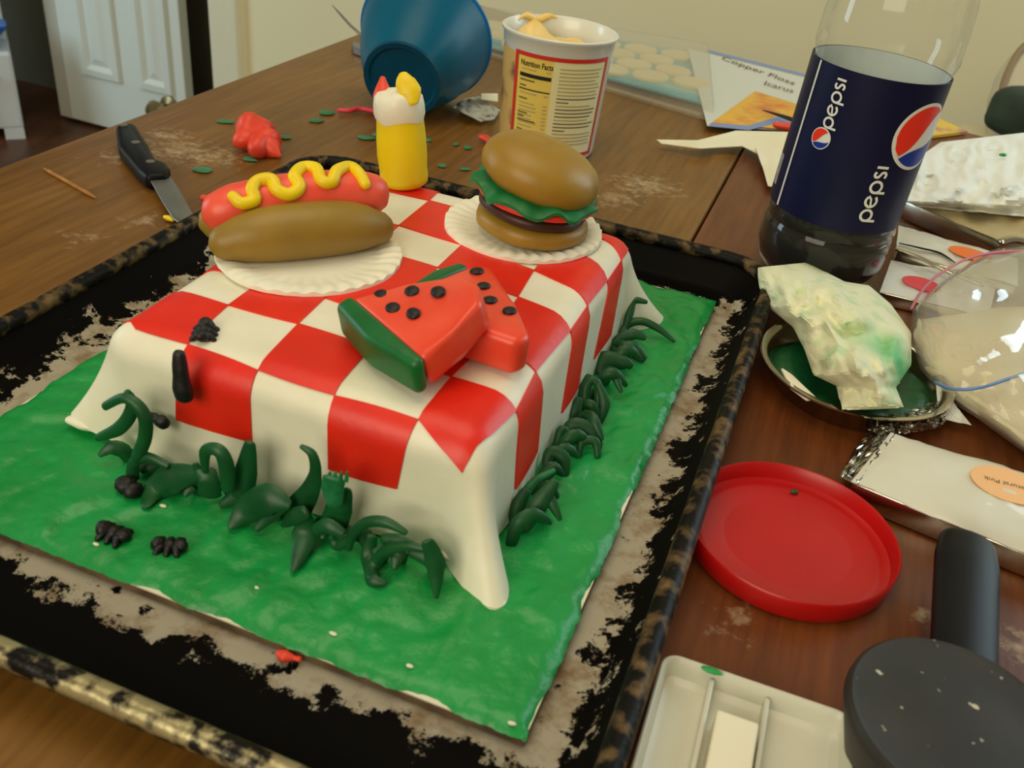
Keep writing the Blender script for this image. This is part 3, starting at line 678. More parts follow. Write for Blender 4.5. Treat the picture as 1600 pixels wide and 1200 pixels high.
def bun_half(side, rr, lift, bend):
    pts = []; rad = []
    for k in range(13):
        x = -1+k/6; y = side*0.0125+bend*x*x
        pts.append(hc+ha*(x*hlen*0.46)+hs*y+ZX*(ZP+rr*0.80*(1-0.25*abs(x)**3)+lift-hc.z)); rad.append(rr*(1-0.36*abs(x)**3.2))
    return tube(pts, rad, 18, 0.95, ref=None)
mesh_obj('bun', join(bun_half(-1, 0.0138, 0.001, 0.001), bun_half(1, 0.0138, 0.001, -0.001), tube([hc+ha*(x*hlen*0.42)+ZX*(ZP+0.007-hc.z) for x in (-1, -0.5, 0, 0.5, 1)], 0.0068, 12)), M['tan'], hd)
SZ = 0.0215
spts = [hc+ha*(x*hlen*0.50)+hs*(0.004)+ZX*(ZP+SZ-0.0035*x*x+0.002*x-hc.z) for x in (-0.86, -0.7, -0.45, -0.2, 0.1, 0.4, 0.7, 0.95)]
SR = 0.0115
mesh_obj('sausage', tube(cr(spts, 4), interp([SR*0.9, SR, SR, SR*1.02, SR, SR, SR, SR*0.9], len(cr(spts, 4))), 18), M['sausage'], hd)
must = [(364, 307), (378, 318), (398, 312), (394, 296), (403, 283), (424, 281), (432, 296), (452, 304), (468, 292), (460, 275), (474, 262), (494, 264), (502, 282), (518, 285), (526, 268), (545, 261), (560, 270), (571, 288)]
def on_sausage(px, py):
    """where the view ray meets the sausage (or passes nearest to it), lifted by the mustard's radius"""
    d = ray(px, py).normalized(); best = None; bp = None
    fine = cr(spts, 8)
    for i in range(220):
        p = CO+d*(0.35+0.35*i/220)
        q = min(((p-c).length, k) for k, c in enumerate(fine)); e = abs(q[0]-(SR+0.0012))
        if q[0] < SR+0.0012: return p
        if best is None or q[0] < best: best = q[0]; bp = p
    return bp
mp = [on_sausage(x, y) for x, y in must]
mesh_obj('mustard_squiggle', tube(cr(mp, 5), interp([0.0026, 0.0030, 0.0031, 0.003, 0.0031, 0.0032, 0.003, 0.0032, 0.0031, 0.0031, 0.0031, 0.0031, 0.003, 0.003, 0.0031, 0.003, 0.003, 0.0026], len(cr(mp, 5))), 10), M['yellow'], hd)

BC = P(830, 366, 0.068); bd0 = depth(BC); bs = bd0/F_PX               # burger foot centre
pc2 = P(820, 352, 0.067)
plate('white round fondant plate under the hamburger', V3((pc2.x, pc2.y, 0))-VX*0.002, 0.0415, 0.0425, 0.0650, 5)
bg = thing('fondant_hamburger', 'fondant hamburger with tilted top bun and green lettuce on white plate', 'hamburger', V3((BC.x, BC.y, ZP)))
hx = CR.copy(); hx.z = 0; hx.normalize(); hy = V3((-hx.y, hx.x, 0))
cb = V3((BC.x, BC.y, 0))+hy*0.006
tilt = lambda deg: (lambda q: (q@hx, q@hy, q@ZX))(Matrix.Rotation(math.radians(deg), 3, hy))
aB = tilt(3); RB = 88*bs
def disc(c, r, h, ax, seed, amp=0.03, pw=0.5): return blob(c, r, r, h, ax, amp, 60, seed, 40, 12, pw)
mesh_obj('bottom_bun', disc(cb+ZX*(ZP+0.0062), RB, 0.0064, aB, 1, 0.04, 0.6), M['bunlight'], bg)
aP = tilt(6)
mesh_obj('patty', disc(cb+ZX*(ZP+0.0145)-hx*0.0005, RB*0.97, 0.0036, aP, 2, 0.04, 0.5), M['patty'], bg)
mesh_obj('tomato', disc(cb+ZX*(ZP+0.0202)+hx*0.0006, RB*1.04, 0.0032, aP, 3, 0.04, 0.55), M['tomato'], bg)
aL = tilt(8)
def lettuce(n=72):
    rings = []
    for fr in (0.25, 0.6, 0.8, 0.92, 1.0, 1.08):
        ring = []
        for k in range(n):
            a = 2*math.pi*k/n; amp = max(0, (fr-0.55))/0.5
            r = RB*1.04*fr*(1+0.09*amp*nz(math.cos(a)*2.6, math.sin(a)*2.6, 4)+0.03*amp*nz(math.cos(a)*8, math.sin(a)*8, 2))
            z = 0.0040-0.0074*amp*amp*(0.6+1.3*nz(math.cos(a)*2.1+4, math.sin(a)*2.1, 9))+0.0022*amp*math.sin(a*9+2*nz(math.cos(a)*2, math.sin(a)*2, 3))
            ring.append(cb+ZX*(ZP+0.0236)+aL[0]*(r*math.cos(a))+aL[1]*(r*math.sin(a))+aL[2]*z)
        rings.append(ring)
    dn = [[p-ZX*0.0016 for p in r] for r in rings[::-1]]
    return loft(rings+dn)
mesh_obj('lettuce', lettuce(), M['lettuce'], bg)
aT = tilt(15)
def topbun():
    c = cb+ZX*(ZP+0.0322)+hx*0.0010; rings = []
    for r, h in ((0.2, -0.0100), (0.6, -0.0103), (0.85, -0.0085), (0.97, -0.0045), (1.0, 0.0005), (0.97, 0.0055), (0.88, 0.0098), (0.72, 0.0135), (0.5, 0.0162), (0.25, 0.0176), (0.02, 0.018)):
        rings.append([c+aT[0]*(RB*1.07*r*math.cos(a))+aT[1]*(RB*1.02*r*math.sin(a))+aT[2]*(h*0.92+0.0006*nz(r*3+math.cos(a)*2, math.sin(a)*2, 5)) for a in [2*math.pi*k/48 for k in range(48)]])
    return loft(rings)
mesh_obj('top_bun', topbun(), M['bunlight'], bg)

# ================================================================ MUSTARD BOTTLE OF FONDANT
MBp = P(632, 287, 0.0655); md = depth(MBp); ms = md/F_PX
mb = thing('fondant_mustard_bottle', 'yellow fondant mustard bottle with white cap standing at back of cake', 'fondant bottle', V3((MBp.x, MBp.y, 0.0655)))
axm = (PC(627, 170, md)-PC(633, 270, md)).normalized(); axm = (axm*0.6+ZX*0.75).normalized()
axm = ZX-CR*0.11; axm.normalize(); xm = axm.cross(CF).normalized(); ym = axm.cross(xm)
bw = 37.5*ms; H0 = 0.0655
prof_m = [(0.001, 0.0), (bw*0.85, 0.0003), (bw*0.97, 0.002), (bw*1.0, 0.006), (bw*0.98, 0.012), (bw*1.02, 0.022), (bw*1.0, 0.034), (bw*0.95, 0.044), (bw*0.93, 0.0500), (bw*0.6, 0.0515), (0.001, 0.052)]
orig = V3((MBp.x, MBp.y, H0)); prof_m = [(r, h*0.80) for r, h in prof_m]
mesh_obj('bottle_body', lathe(prof_m, 32, orig, (xm, ym, axm), 0.03, 1), M['yellow'], mb)
capp = [(0.001, 0.046), (bw*0.97, 0.0465), (bw*1.03, 0.050), (bw*1.02, 0.056), (bw*0.96, 0.0615), (bw*0.80, 0.0645), (bw*0.45, 0.066), (0.001, 0.066)]
capp = [(r, h*0.80) for r, h in capp]
def capmesh():
    rings = []
    for r, h in capp:
        rings.append([orig+xm*(r*math.cos(a))+ym*(r*math.sin(a))+axm*(h+0.0022*nz(math.cos(a)*1.4, math.sin(a)*1.4, 2)*(1 if 0.037 < h < 0.0527 else 0.4)) for a in [2*math.pi*k/40 for k in range(40)]])
    return loft(rings)
mesh_obj('bottle_cap', capmesh(), M['white'], mb)
mt = md-0.022; q0 = PC(598, 150, mt); q1 = PC(598, 124, mt)
mesh_obj('red_tip', tube([q0, PC(598, 138, mt), q1], [15*ms, 11*ms, 5*ms], 14), M['orange_red'], mb)
dd = md-0.022-bw*1.0
mesh_obj('yellow_flap', tube(cr([PC(630, 116, dd), PC(633, 128, dd), PC(641, 144, dd), PC(645, 160, dd)], 4), interp([7*ms, 15*ms, 17*ms, 9*ms], 13), 14, 0.5, ref=CF), M['yellow'], mb)

# ================================================================ WATERMELON SLICES
def slice_(label, poly, zs, thick, rind_edge, rind_px, seeds, rind_thick, rlean=0.001):
    t = thing('fondant_watermelon_slice', label, 'watermelon slice', V3((poly[0][0], 0, 0)), 'fondant watermelon slices')
    top = [P(x, y, z) for (x, y), z in zip(poly, zs)]
    c = sum(top, V3((0, 0, 0)))/len(top); t.location = V3((c.x, c.y, 0.0655))
    n = (top[1]-top[0]).cross(top[2]-top[0]); n = V3((0, 0, 0))
    for i in range(1, len(top)-1): n += (top[i]-top[0]).cross(top[i+1]-top[0])
    n.normalize()
    if n.z < 0: n = -n
    mesh_obj('flesh', prism(top, -n*thick, 0.0032, 4), M['melon'], t)
    a, b2 = top[rind_edge[0]], top[rind_edge[1]]; e = (b2-a).normalized(); out = n.cross(e)
    if out.dot(c-a) > 0: out = -out
    quad = []
    w = rind_px
    arc = [a-e*0.0008+n*0.0006, a+e*(b2-a).length*0.5+n*0.0006, b2+e*0.0008+n*0.0006]
    prof_r = [arc[0]+out*w*0.45, arc[0]-out*0.0016]+[b2+e*0.0008+n*0.0006-out*0.0016, b2+e*0.0008+n*0.0006+out*w*0.75, arc[1]+out*w*1.0]
    mesh_obj('rind', prism(prof_r, -n*(rind_thick)+out*rlean, 0.0028, 4), M['rind'], t)
    for k, (x, y) in enumerate(seeds):
        d = ray(x, y); tt = (c-CO).dot(n)/d.dot(n); p = CO+d*tt
        sx = e if k % 2 else out; mesh_obj('seed', blob(p+n*0.0004, 0.0034, 0.0029, 0.0013, (e, out, n), 0.1, 300, k, 14, 8), M['black'], t)
    return t
slice_('back watermelon slice with four black seeds, under the tip of the front slice', [(655, 445), (728, 416), (766, 414), (806, 470), (831, 524), (808, 534), (720, 505)], [0.083]*7, 0.0165, (0, 1), 0.006, [(745, 425), (755, 448), (766, 470), (796, 487)], 0.0155)
slice_('front watermelon slice with five seeds and broad green rind, leaning on the other', [(545, 464), (636, 441), (722, 427), (748, 440), (752, 468), (710, 510), (658, 562)], [0.0835, 0.090, 0.0965, 0.0985, 0.0985, 0.0925, 0.0835], 0.0150, (6, 0), 0.0085, [(595, 462), (644, 456), (685, 457), (614, 482), (646, 491)], 0.0145, 0.0030)

# ================================================================ KNIFE, TOOTHPICK, SCRAPS BEHIND THE PAN
kd = thing('paring_knife', 'paring knife with black riveted handle lying against the pan left rim', 'knife', P(225, 235, 0))
def kz(pts, z): return [P(x, y, z) for x, y in pts]
hpoly = kz([(180, 196), (192, 190), (212, 192), (219, 204), (232, 224), (243, 246), (260, 252), (267, 262), (262, 272), (228, 274), (214, 262), (201, 246), (184, 226)], 0.0125)
mesh_obj('handle', prism(hpoly, V3((0, 0, -0.0115)), 0.0035, 3), M['black_plastic'], kd)
for x, y in ((193, 195), (212, 222), (235, 252)): 
    mesh_obj('rivet', lathe([(0.0032, 0.0122), (0.0032, 0.0128), (0.0, 0.0130)], 14, V3((P(x, y, 0.0127).x, P(x, y, 0.0127).y, 0))), M['rivet'], kd)
mesh_obj('blade', prism([P(230, 273, 0.009), P(264, 271, 0.009), P(285, 303, 0.0075), P(302, 335, 0.0062), P(308, 352, 0.006), P(292, 356, 0.006), P(270, 341, 0.006), P(252, 312, 0.0075)], V3((0, 0, -0.0012)), 0.0003, 1), M['steel'], kd, smooth=False)
tp = thing('toothpick', 'thin wooden toothpick lying left of the knife', 'toothpick', P(110, 286, 0)); a, b2 = P(68, 263, 0.0013), P(150, 309, 0.0013)
mesh_obj('stick', tube([a, a+(b2-a)*0.12, a+(b2-a)*0.88, b2], [0.0005, 0.0015, 0.0015, 0.0005], 8), M['toothpick'], tp)
def scrap(name, label, cat, pts, rad, m, flat=0.8, z=None, group=None):
    p3 = [P(x, y, (rad[0]*flat if z is None else z)) for x, y in pts]; t = thing(name, label, cat, V3((p3[0].x, p3[0].y, 0)), group)
    q = cr(p3, 4); mesh_obj('scrap_piece', tube(q, interp(rad, len(q)), 12, flat, ref=(0, 0, 1)) if False else tube(q, interp(rad, len(q)), 12, flat), m, t); return t
lp = P(405, 212, 0)
t = thing('fondant_lump', 'torn red fondant lump on the table beside the knife', 'fondant scrap', lp)
mesh_obj('lump_piece', join(blob(P(395, 207, 0.012), 0.013, 0.017, 0.012, (UX, VX, ZX), 0.5, 70, 3, 20, 12), blob(P(412, 222, 0.010), 0.010, 0.015, 0.009, (UX, VX, ZX), 0.5, 80, 6, 18, 10), tube([P(415, 224, 0.008), P(426, 234, 0.006), P(436, 243, 0.003)], [0.010, 0.008, 0.002], 12)), M['orange_red'], t)
scrap('fondant_strip', 'thin pink fondant strip on the table left of the mustard bottle', 'fondant scrap', [(530, 172), (545, 173), (562, 170), (588, 174)], [0.0022, 0.0026, 0.0026, 0.0034], mat('pink_fondant', (226, 60, 78), None, 40, 0.45), 0.8, 0.003)
scrap('fondant_crumb', 'small red fondant crumb behind the hamburger by the frosting tub', 'fondant scrap', [(752, 214), (760, 217), (768, 222)], [0.003, 0.004, 0.003], M['orange_red'], 0.8, 0.004)
scrap('fondant_strip', 'small red fondant strip outside the pan left rim beside the knife tip', 'fondant scrap', [(318, 309), (330, 311), (345, 312)], [0.0028, 0.0032, 0.003], M['orange_red'], 0.8, 0.003)
scrap('fondant_crumb', 'tiny yellow fondant crumb at the knife tip', 'fondant scrap', [(258, 339), (264, 341), (270, 344)], [0.0016, 0.0024, 0.0014], M['yellow'], 0.8, 0.003)
scrap('fondant_crumb', 'small red crumb in the pan beside the near board edge', 'fondant scrap', [(436, 1020), (446, 1025), (460, 1028), (468, 1030)], [0.0016, 0.0030, 0.0012, 0.0014], M['orange_red'], 0.7, 0.0045)
FW = ['just left of the pink strip, upper one', 'just left of the pink strip, lower one', 'close beside the red lump, on its right', 'touching the left side of the mustard bottle view, longer one', 'directly left of the mustard bottle, shorter one',
      'right of the mustard bottle, left of a close pair', 'right of the mustard bottle, right of a close pair', 'between mustard bottle and hamburger near the pan rim, left one', 'beside the hamburger lettuce near the pan rim', 'between the knife and the red lump, behind the flour', 'in front of the red lump, near the pan', 'on the flour right of the knife blade', 'tiny, close right of the mustard bottle cap']
for k, (x, y, l, w) in enumerate(((510, 176, 14, 5), (494, 188, 12, 5), (443, 214, 12, 4), (572, 215, 16, 4), (590, 211, 9, 4), (712, 225, 6, 3), (731, 230, 9, 4), (692, 259, 8, 3), (727, 264, 9, 3), (352, 190, 14, 4), (391, 248, 12, 6), (316, 265, 16, 5), (670, 219, 5, 3))):
    c = P(x, y, 0.0012); s = depth(c)/F_PX
    o = mesh_obj('frosting_fleck', blob(c, l*s*0.9, w*s*2.0, 0.0011, (hx, hy, ZX), 0.45, 260, k, 14, 6), M['fleck'], None, origin=V3((c.x, c.y, 0)))
    tag(o, 'small smeared green frosting fleck '+FW[k], 'frosting fleck', 'green frosting flecks on the table')

# ================================================================ TEAL BOWL, SERVING BLADE, PAPER SCRAP
axb = (CF*0.67+CR*0.20+CU*0.72).normalized(); xb = axb.cross(ZX).normalized(); yb = xb.cross(axb)
BS = 0.83
def bowlprof(): return [(r*BS, h*BS) for r, h in [(0.001, 0.004), (0.033, 0.004), (0.035, 0.0), (0.040, 0.0), (0.041, 0.003), (0.045, 0.012), (0.054, 0.032), (0.062, 0.056), (0.0680, 0.078), (0.0715, 0.093), (0.0725, 0.0945), (0.070, 0.0935), (0.067, 0.078), (0.062, 0.055), (0.053, 0.034), (0.038, 0.012), (0.001, 0.007)]]
lo, hi = 0.6, 1.4
for _ in range(40):
    md2 = (lo+hi)/2; o = PC(628, 126, md2); zmin = min((v.z for v in lathe(bowlprof(), 48, o, (xb, yb, axb))[0]))
    if zmin > 0.0003: lo = md2
    else: hi = md2
BO = PC(628, 126, lo)
bw_ = thing('mixing_bowl', 'teal plastic mixing bowl tipped on its side behind the cake', 'bowl', V3((BO.x, BO.y, 0)))
mesh_obj('bowl_shell', lathe(bowlprof(), 64, BO, (xb, yb, axb)), M['teal'], bw_)
mesh_obj('bowl_foot', lathe([(r*BS, h*BS) for r, h in ((0.001, 0.0028), (0.034, 0.0028), (0.0355, -0.0006), (0.0405, -0.0006), (0.0412, 0.0035), (0.034, 0.0038))], 48, BO, (xb, yb, axb)), M['teal_dark'], bw_)
mesh_obj('bowl_rim', lathe([(r*BS, h*BS) for r, h in ((0.0712, 0.0915), (0.0735, 0.093), (0.0735, 0.0955), (0.0712, 0.0965), (0.0697, 0.094), (0.0712, 0.0915))], 64, BO, (xb, yb, axb)), M['blue_bright'], bw_)
bdp = depth(BO)
sp_ = thing('serving_knife', 'grey metal blade sticking out from behind the teal bowl', 'knife', P(575, 75, 0))
e0 = P(600, 92, 0.001); hdp = depth(e0)
mesh_obj('blade', prism([P(549, 64, 0.008), P(585, 72, 0.008), P(620, 84, 0.008), P(615, 98, 0.008), P(580, 84, 0.008), P(552, 73, 0.008)], V3((0, 0, -0.0075)), 0.001, 1), M['steel'], sp_, smooth=False)
sk = thing('metal_skewer', 'thin grey metal knife blade pointing up left out of the teal bowl', 'knife', P(590, 70, 0.0))
dk = bdp+0.14
mesh_obj('blade', tube([PC(519, 8, dk), PC(530, 20, dk), PC(548, 40, dk), PC(566, 56, dk), PC(590, 76, dk), P(600, 84, 0.003)], [0.0008, 0.0026, 0.0034, 0.0036, 0.0036, 0.003], 8, 0.35), M['steel'], sk)
pp = thing('paper_scrap', 'crumpled grey white paper scrap left of the frosting tub', 'paper', P(750, 175, 0))
mesh_obj('crumpled_sheet', px_sheet([(708, 168), (722, 155), (748, 150)], [(752, 190), (772, 186), (782, 172)], lambda s, t, x, y: 0.003+0.006*abs(nz(x*0.07, y*0.11, 2))+0.004*s*(1-s)*4, 14, 14, 0.0005), mat('grey_paper', (176, 172, 156), None, 20, 0.8, bump=0.2), pp, smooth=False)
mesh_obj('folded_corner', px_sheet([(752, 146), (752, 154)], [(778, 146), (778, 158)], lambda s, t, x, y: 0.013, 4, 3, 0.0008), M['paper'], pp, smooth=False)

# ================================================================ FROSTING TUB
TC = V3((0.003, 0.7905, 0)); TH_ = 0.098; RT, RBm = 0.0450, 0.0405
tub = thing('frosting_tub', 'open white frosting tub with yellow and red nutrition label', 'tub', TC)
def tr(h): return RBm+(RT-RBm)*(h/TH_)
mesh_obj('tub_wall', lathe([(0.001, 0.002), (RBm-0.006, 0.002), (RBm-0.004, 0.0), (RBm-0.001, 0.001), (RBm, 0.004), (tr(0.085), 0.085), (tr(0.086)+0.0008, 0.0865), (RT+0.0008, 0.0945), (RT+0.0022, 0.0955), (RT+0.0024, 0.0975), (RT+0.0008, 0.0984), (RT-0.0008, 0.0965), (tr(0.086)-0.0012, 0.085), (tr(0.03)-0.0012, 0.03), (0.001, 0.03)], 72, TC), M['tub'], tub)
def cream(n=40, m=12):
    rings = []
    for j in range(m+1):
        fr = max(j/m, 0.01); ring = []
        for k in range(n):
            a = 2*math.pi*k/n; x = fr*math.cos(a); y = fr*math.sin(a)
            z = 0.082+0.004*nz(x*3, y*3, 2)+0.002*nz(x*8, y*8, 5)+0.017*math.exp(-((x+0.55)**2+(y-0.35)**2)/0.10)+0.006*math.exp(-((x-0.1)**2+(y+0.1)**2)/0.06)
            if j == m: z = 0.04
            ring.append(TC+V3((x*0.0412, y*0.0412, z)))
        rings.append(ring)
    return loft(rings)
mesh_obj('frosting_fill', cream(), M['buttercream'], tub)
mesh_obj('rim_smear', tube([TC+V3((0.0445*math.cos(math.radians(a)), 0.0445*math.sin(math.radians(a)), 0.096+0.002*math.sin(a*0.2))) for a in range(96, 150, 6)], [0.001, 0.0018, 0.003, 0.0032, 0.0024, 0.0034, 0.0028, 0.0018, 0.001], 8), M['buttercream'], tub)
# label: a patch of the wall; arc position in mm (s, positive to the right seen from the front) and height h
aF = math.atan2(CO.y-TC.y, CO.x-TC.x)
A0 = aF-math.radians(0)
def LM(s, h, lift=0.0004):
    r = tr(h)+lift; a = A0+s/0.0425; return TC+V3((r*math.cos(a), r*math.sin(a), h))
def patch(s0, s1, h0, h1, lift, n=None):
    n = n or max(2, int(abs(s1-s0)/0.003)); V = []; Fc = []
    for k in range(n+1):
        s = s0+(s1-s0)*k/n; V += [LM(s, h0, lift), LM(s, h1, lift)]
    for k in range(n): Fc.append((2*k, 2*k+2, 2*k+3, 2*k+1))
    return V, Fc
S0, S1, HB, HT = -0.0385, 0.0490, 0.0075, 0.0835
lab = mesh_obj('label', join(patch(-0.0335, -0.001, HB, HT, 0.0004)), M['label_yellow'], tub)
mesh_obj('cream_half', patch(-0.0015, 0.0490, HB, HT, 0.00042), M['label_cream'], lab)
mesh_obj('side_print', patch(-0.062, -0.0345, HB, HT, 0.00035), M['label_side'], lab)
mesh_obj('red_frame', join(patch(-0.0345, -0.0312, HB-0.002, HT+0.001, 0.0008), patch(0.0442, 0.0474, HB-0.002, HT+0.001, 0.0008), patch(-0.0345, 0.0474, HT-0.0012, HT+0.002, 0.0008), patch(-0.0345, 0.0474, HB-0.0025, HB+0.0007, 0.0008)), M['label_red'], lab)
mesh_obj('black_bar', join(patch(-0.0285, -0.0022, 0.0665, 0.0695, 0.0007), patch(-0.0285, -0.0022, 0.0565, 0.0575, 0.0007), patch(-0.0285, -0.0022, 0.0195, 0.0222, 0.0007)), M['ink'], lab)
soft = []; mid = []
rr = random.Random(3)
for h in (0.0722, 0.0535, 0.0455, 0.0425, 0.0395, 0.0360, 0.0330, 0.0300, 0.0270, 0.0165, 0.0140, 0.0115):
    soft.append(patch(-0.0275, -0.0275+rr.uniform(0.012, 0.018), h, h+0.0009, 0.00065)); soft.append(patch(-0.0065, -0.0030, h, h+0.0009, 0.00065))
for h, w in ((0.0635, 0.013), (0.0592, 0.006), (0.0490, 0.008), (0.0375, 0.009), (0.0345, 0.006), (0.0312, 0.0165), (0.0235, 0.006)):
    mid.append(patch(-0.0280, -0.0280+w, h, h+0.0011, 0.00066))
for k in range(22):
    h = 0.0765-k*0.0029
    (mid if k in (8, 9, 11, 12, 13, 15, 16, 17) else soft).append(patch(0.0035, 0.0035+(rr.uniform(0.030, 0.0385) if k not in (9, 17) else 0.010), h, h+0.0009, 0.00065))
mesh_obj('small_print', join(*soft), M['ink_soft'], lab); mesh_obj('bold_print', join(*mid), M['ink_mid'], lab)
tx = text_faces('Nutrition Facts', 1.0, 0.0, 0.02)
wd = max(v.x for v in tx[0]); tx = mapv(tx, lambda v: LM(-0.0285+v.x*0.0268/wd, 0.0752+v.y*0.0062, 0.0007)); mesh_obj('nutrition_heading', tx, M['ink'], lab)

# ================================================================ SODA BOTTLE
SB = V3((0.1955, 0.5985, 0)); R0 = 0.0425
axs = (ZX+CR*0.026); axs.normalize(); xs = (-CF).copy(); xs -= axs*xs.dot(axs); xs.normalize(); ys = axs.cross(xs)
bot = thing('soda_bottle', 'tall clear cola bottle with dark navy label behind the pan corner', 'bottle', SB)
zs0 = -min(0.0, min((SB+xs*(0.035*math.cos(a))+ys*(0.035*math.sin(a))).z for a in [k*0.1 for k in range(63)]))
SO = SB+ZX*zs0
LB, LT = 0.0475, 0.1410                                               # label bottom and top along the axis
body = [(0.001, 0.005), (0.016, 0.003), (0.026, 0.0), (0.034, 0.0015), (0.0395, 0.008), (R0, 0.018), (R0, 0.0345), (R0-0.0016, 0.0380), (R0+0.0002, 0.0415), (R0-0.0012, 0.0455), (R0-0.0014, 0.095), (R0-0.0014, 0.1435), (R0+0.0003, 0.149), (R0, 0.165), (0.0410, 0.182), (0.0360, 0.202), (0.0265, 0.224), (0.0175, 0.240), (0.0140, 0.247), (0.0135, 0.254), (0.0160, 0.256), (0.0160, 0.259), (0.0132, 0.260), (0.0132, 0.272)]
mesh_obj('bottle_shell', lathe(body, 72, SO, (xs, ys, axs)), M['bottle'], bot)
liq = [(0.001, 0.0065), (0.026, 0.0020), (0.0385, 0.009), (R0-0.001, 0.0185), (R0-0.001, 0.0340), (R0-0.0028, 0.0380), (R0-0.0014, 0.0415), (R0-0.0026, 0.0470), (0.001, 0.0470)]
mesh_obj('cola', lathe(liq, 56, SO, (xs, ys, axs)), M['cola'], bot)
mesh_obj('bottle_cap', lathe([(0.001, 0.276), (0.0142, 0.276), (0.0149, 0.273), (0.0149, 0.261), (0.0139, 0.261), (0.0139, 0.272)], 32, SO, (xs, ys, axs)), M['lid_red'] if False else M['navy'], bot)
def BL(a, h, lift=0.0):
    """angle a in degrees from the side that faces the viewer, positive to the right"""
    t = math.radians(a); r = R0-0.0008+lift; return SO+xs*(r*math.cos(t))+ys*(r*math.sin(t))+axs*h
ys_sign = 1 if ys.dot(CR) > 0 else -1
if ys_sign < 0: ys = -ys
lrings = [[BL(-180+360*k/72, h, l) for k in range(72)] for h, l in ((LB, -0.0004), (LB, 0.0004), (LT, 0.0004), (LT, -0.0004))]
blab = mesh_obj('label', loft(lrings, False, False), M['navy'], bot)
mesh_obj('label_lining', loft([[BL(-180+360*k/72, h, -0.0011) for k in range(72)] for h in (LB, LT)], False, False), M['inner_label'], blab)
def band(a0, a1, h0, h1, lift):
    n = max(2, int(abs(a1-a0)/4)); V = []; Fc = []
    for k in range(n+1): V += [BL(a0+(a1-a0)*k/n, h0, lift), BL(a0+(a1-a0)*k/n, h1, lift)]
    for k in range(n): Fc.append((2*k, 2*k+2, 2*k+3, 2*k+1))
    return V, Fc
mesh_obj('white_stripe', band(-72, -69.6, LB+0.0005, LT-0.0005, 0.0007), M['logo_white'], blab)
mesh_obj('barcode_patch', join(*[band(-100+k*1.7, -99.2+k*1.7, LB+0.010, LB+0.030, 0.0007) for k in range(9)]), M['logo_white'], blab)
DEG = R0*math.pi/180
def emb(a0, h0, scale, fn2):
    """map flat emblem coordinates (x right, y up, metres) to the label"""
    return lambda v: BL(a0+v.x*scale/DEG, h0+v.y*scale, fn2)
def globe(a0, h0, r, rot, sx=1.0):
    ca, sa = math.cos(rot), math.sin(rot)
    def mp_(lift): return lambda v: BL(a0+(v.x*ca-v.y*sa)*r*sx/DEG, h0+(v.x*sa+v.y*ca)*r, lift)
    NR = 6; V = [V3((0, 0, 0))]; Fc = [(0, k+1, (k+1) % 48+1) for k in range(48)]
    for q in range(1, NR+1): V += [V3((q/NR*math.cos(2*math.pi*k/48), q/NR*math.sin(2*math.pi*k/48), 0)) for k in range(48)]
    for q in range(NR-1): Fc += [(1+q*48+k, 1+(q+1)*48+k, 1+(q+1)*48+(k+1) % 48, 1+q*48+(k+1) % 48) for k in range(48)]
    g = mesh_obj('globe_emblem', mapv((V, Fc), mp_(0.0007)), M['logo_white'], blab)
    def seg(top):
        V = []; Fc = []; n = 24; mrow = 6
        for k in range(n+1):
            x = -0.9+1.8*k/n; edge = math.sqrt(max(0, 0.9**2-x*x))
            wave = (0.10+0.36*x+0.10*math.sin(x*3.2)) if top else (-0.36+0.14*x-0.16*math.sin(x*2.4))
            wave = max(-edge, min(edge, wave)); e = edge if top else -edge
            V += [V3((x, wave+(e-wave)*q/mrow, 0)) for q in range(mrow+1)]
        for k in range(n):
            for q in range(mrow): a = k*(mrow+1)+q; Fc.append((a, a+mrow+1, a+mrow+2, a+1))
        return V, Fc
    mesh_obj('globe_red', mapv(seg(True), mp_(0.0010)), M['logo_red'], blab); mesh_obj('globe_blue', mapv(seg(False), mp_(0.0010)), M['logo_blue'], blab)
def word(a0, h0, size):
    """the word read from bottom to top; letters drawn with strokes; a0 is the angle of the baseline, h0 the height of its start"""
    w = 0.20; parts = []; x = 0.0
    def circle(cx, a_0=0, a_1=360, r=0.44): return [(cx+r*math.cos(math.radians(a)), 0.5+r*math.sin(math.radians(a))) for a in [a_0+(a_1-a_0)*k/24 for k in range(25)]]
    def pp_(cx): return [stroke(circle(cx), w), stroke([(cx-0.44, 0.55), (cx-0.44, -0.35)], w)]
    parts += pp_(0.5)
    parts += [stroke(circle(1.65, 40, 325), w), stroke([(1.65-0.42, 0.42), (1.65-0.1, 0.50), (1.65+0.2, 0.56), (1.65+0.34, 0.76)], w*0.8), stroke([(1.65+0.34, 0.76), (1.65+0.40, 0.66)], w)]
    parts += pp_(2.8)
    s = [(3.98, 0.86), (3.75, 0.94), (3.58, 0.82), (3.60, 0.62), (3.78, 0.50), (3.95, 0.38), (3.97, 0.18), (3.80, 0.05), (3.55, 0.12)]
    parts += [stroke([tuple(p)[:2] for p in cr([V3((a, b2, 0)) for a, b2 in s], 4)], w), stroke([(4.35, 0.05), (4.35, 0.95)], w)]
    # x runs up the bottle, y to the left
    mesh_obj('pepsi_lettering', mapv(join(*parts), lambda v: BL(a0-v.y*size/DEG, h0+v.x*size, 0.0009)), M['logo_white'], blab)
word(-39, LB+0.0585, 0.0066); globe(-46, LB+0.0515, 0.0066, math.radians(20))
word(16, LB+0.0085, 0.0080); globe(39, LB+0.0625, 0.0205, math.radians(24), 1.05)

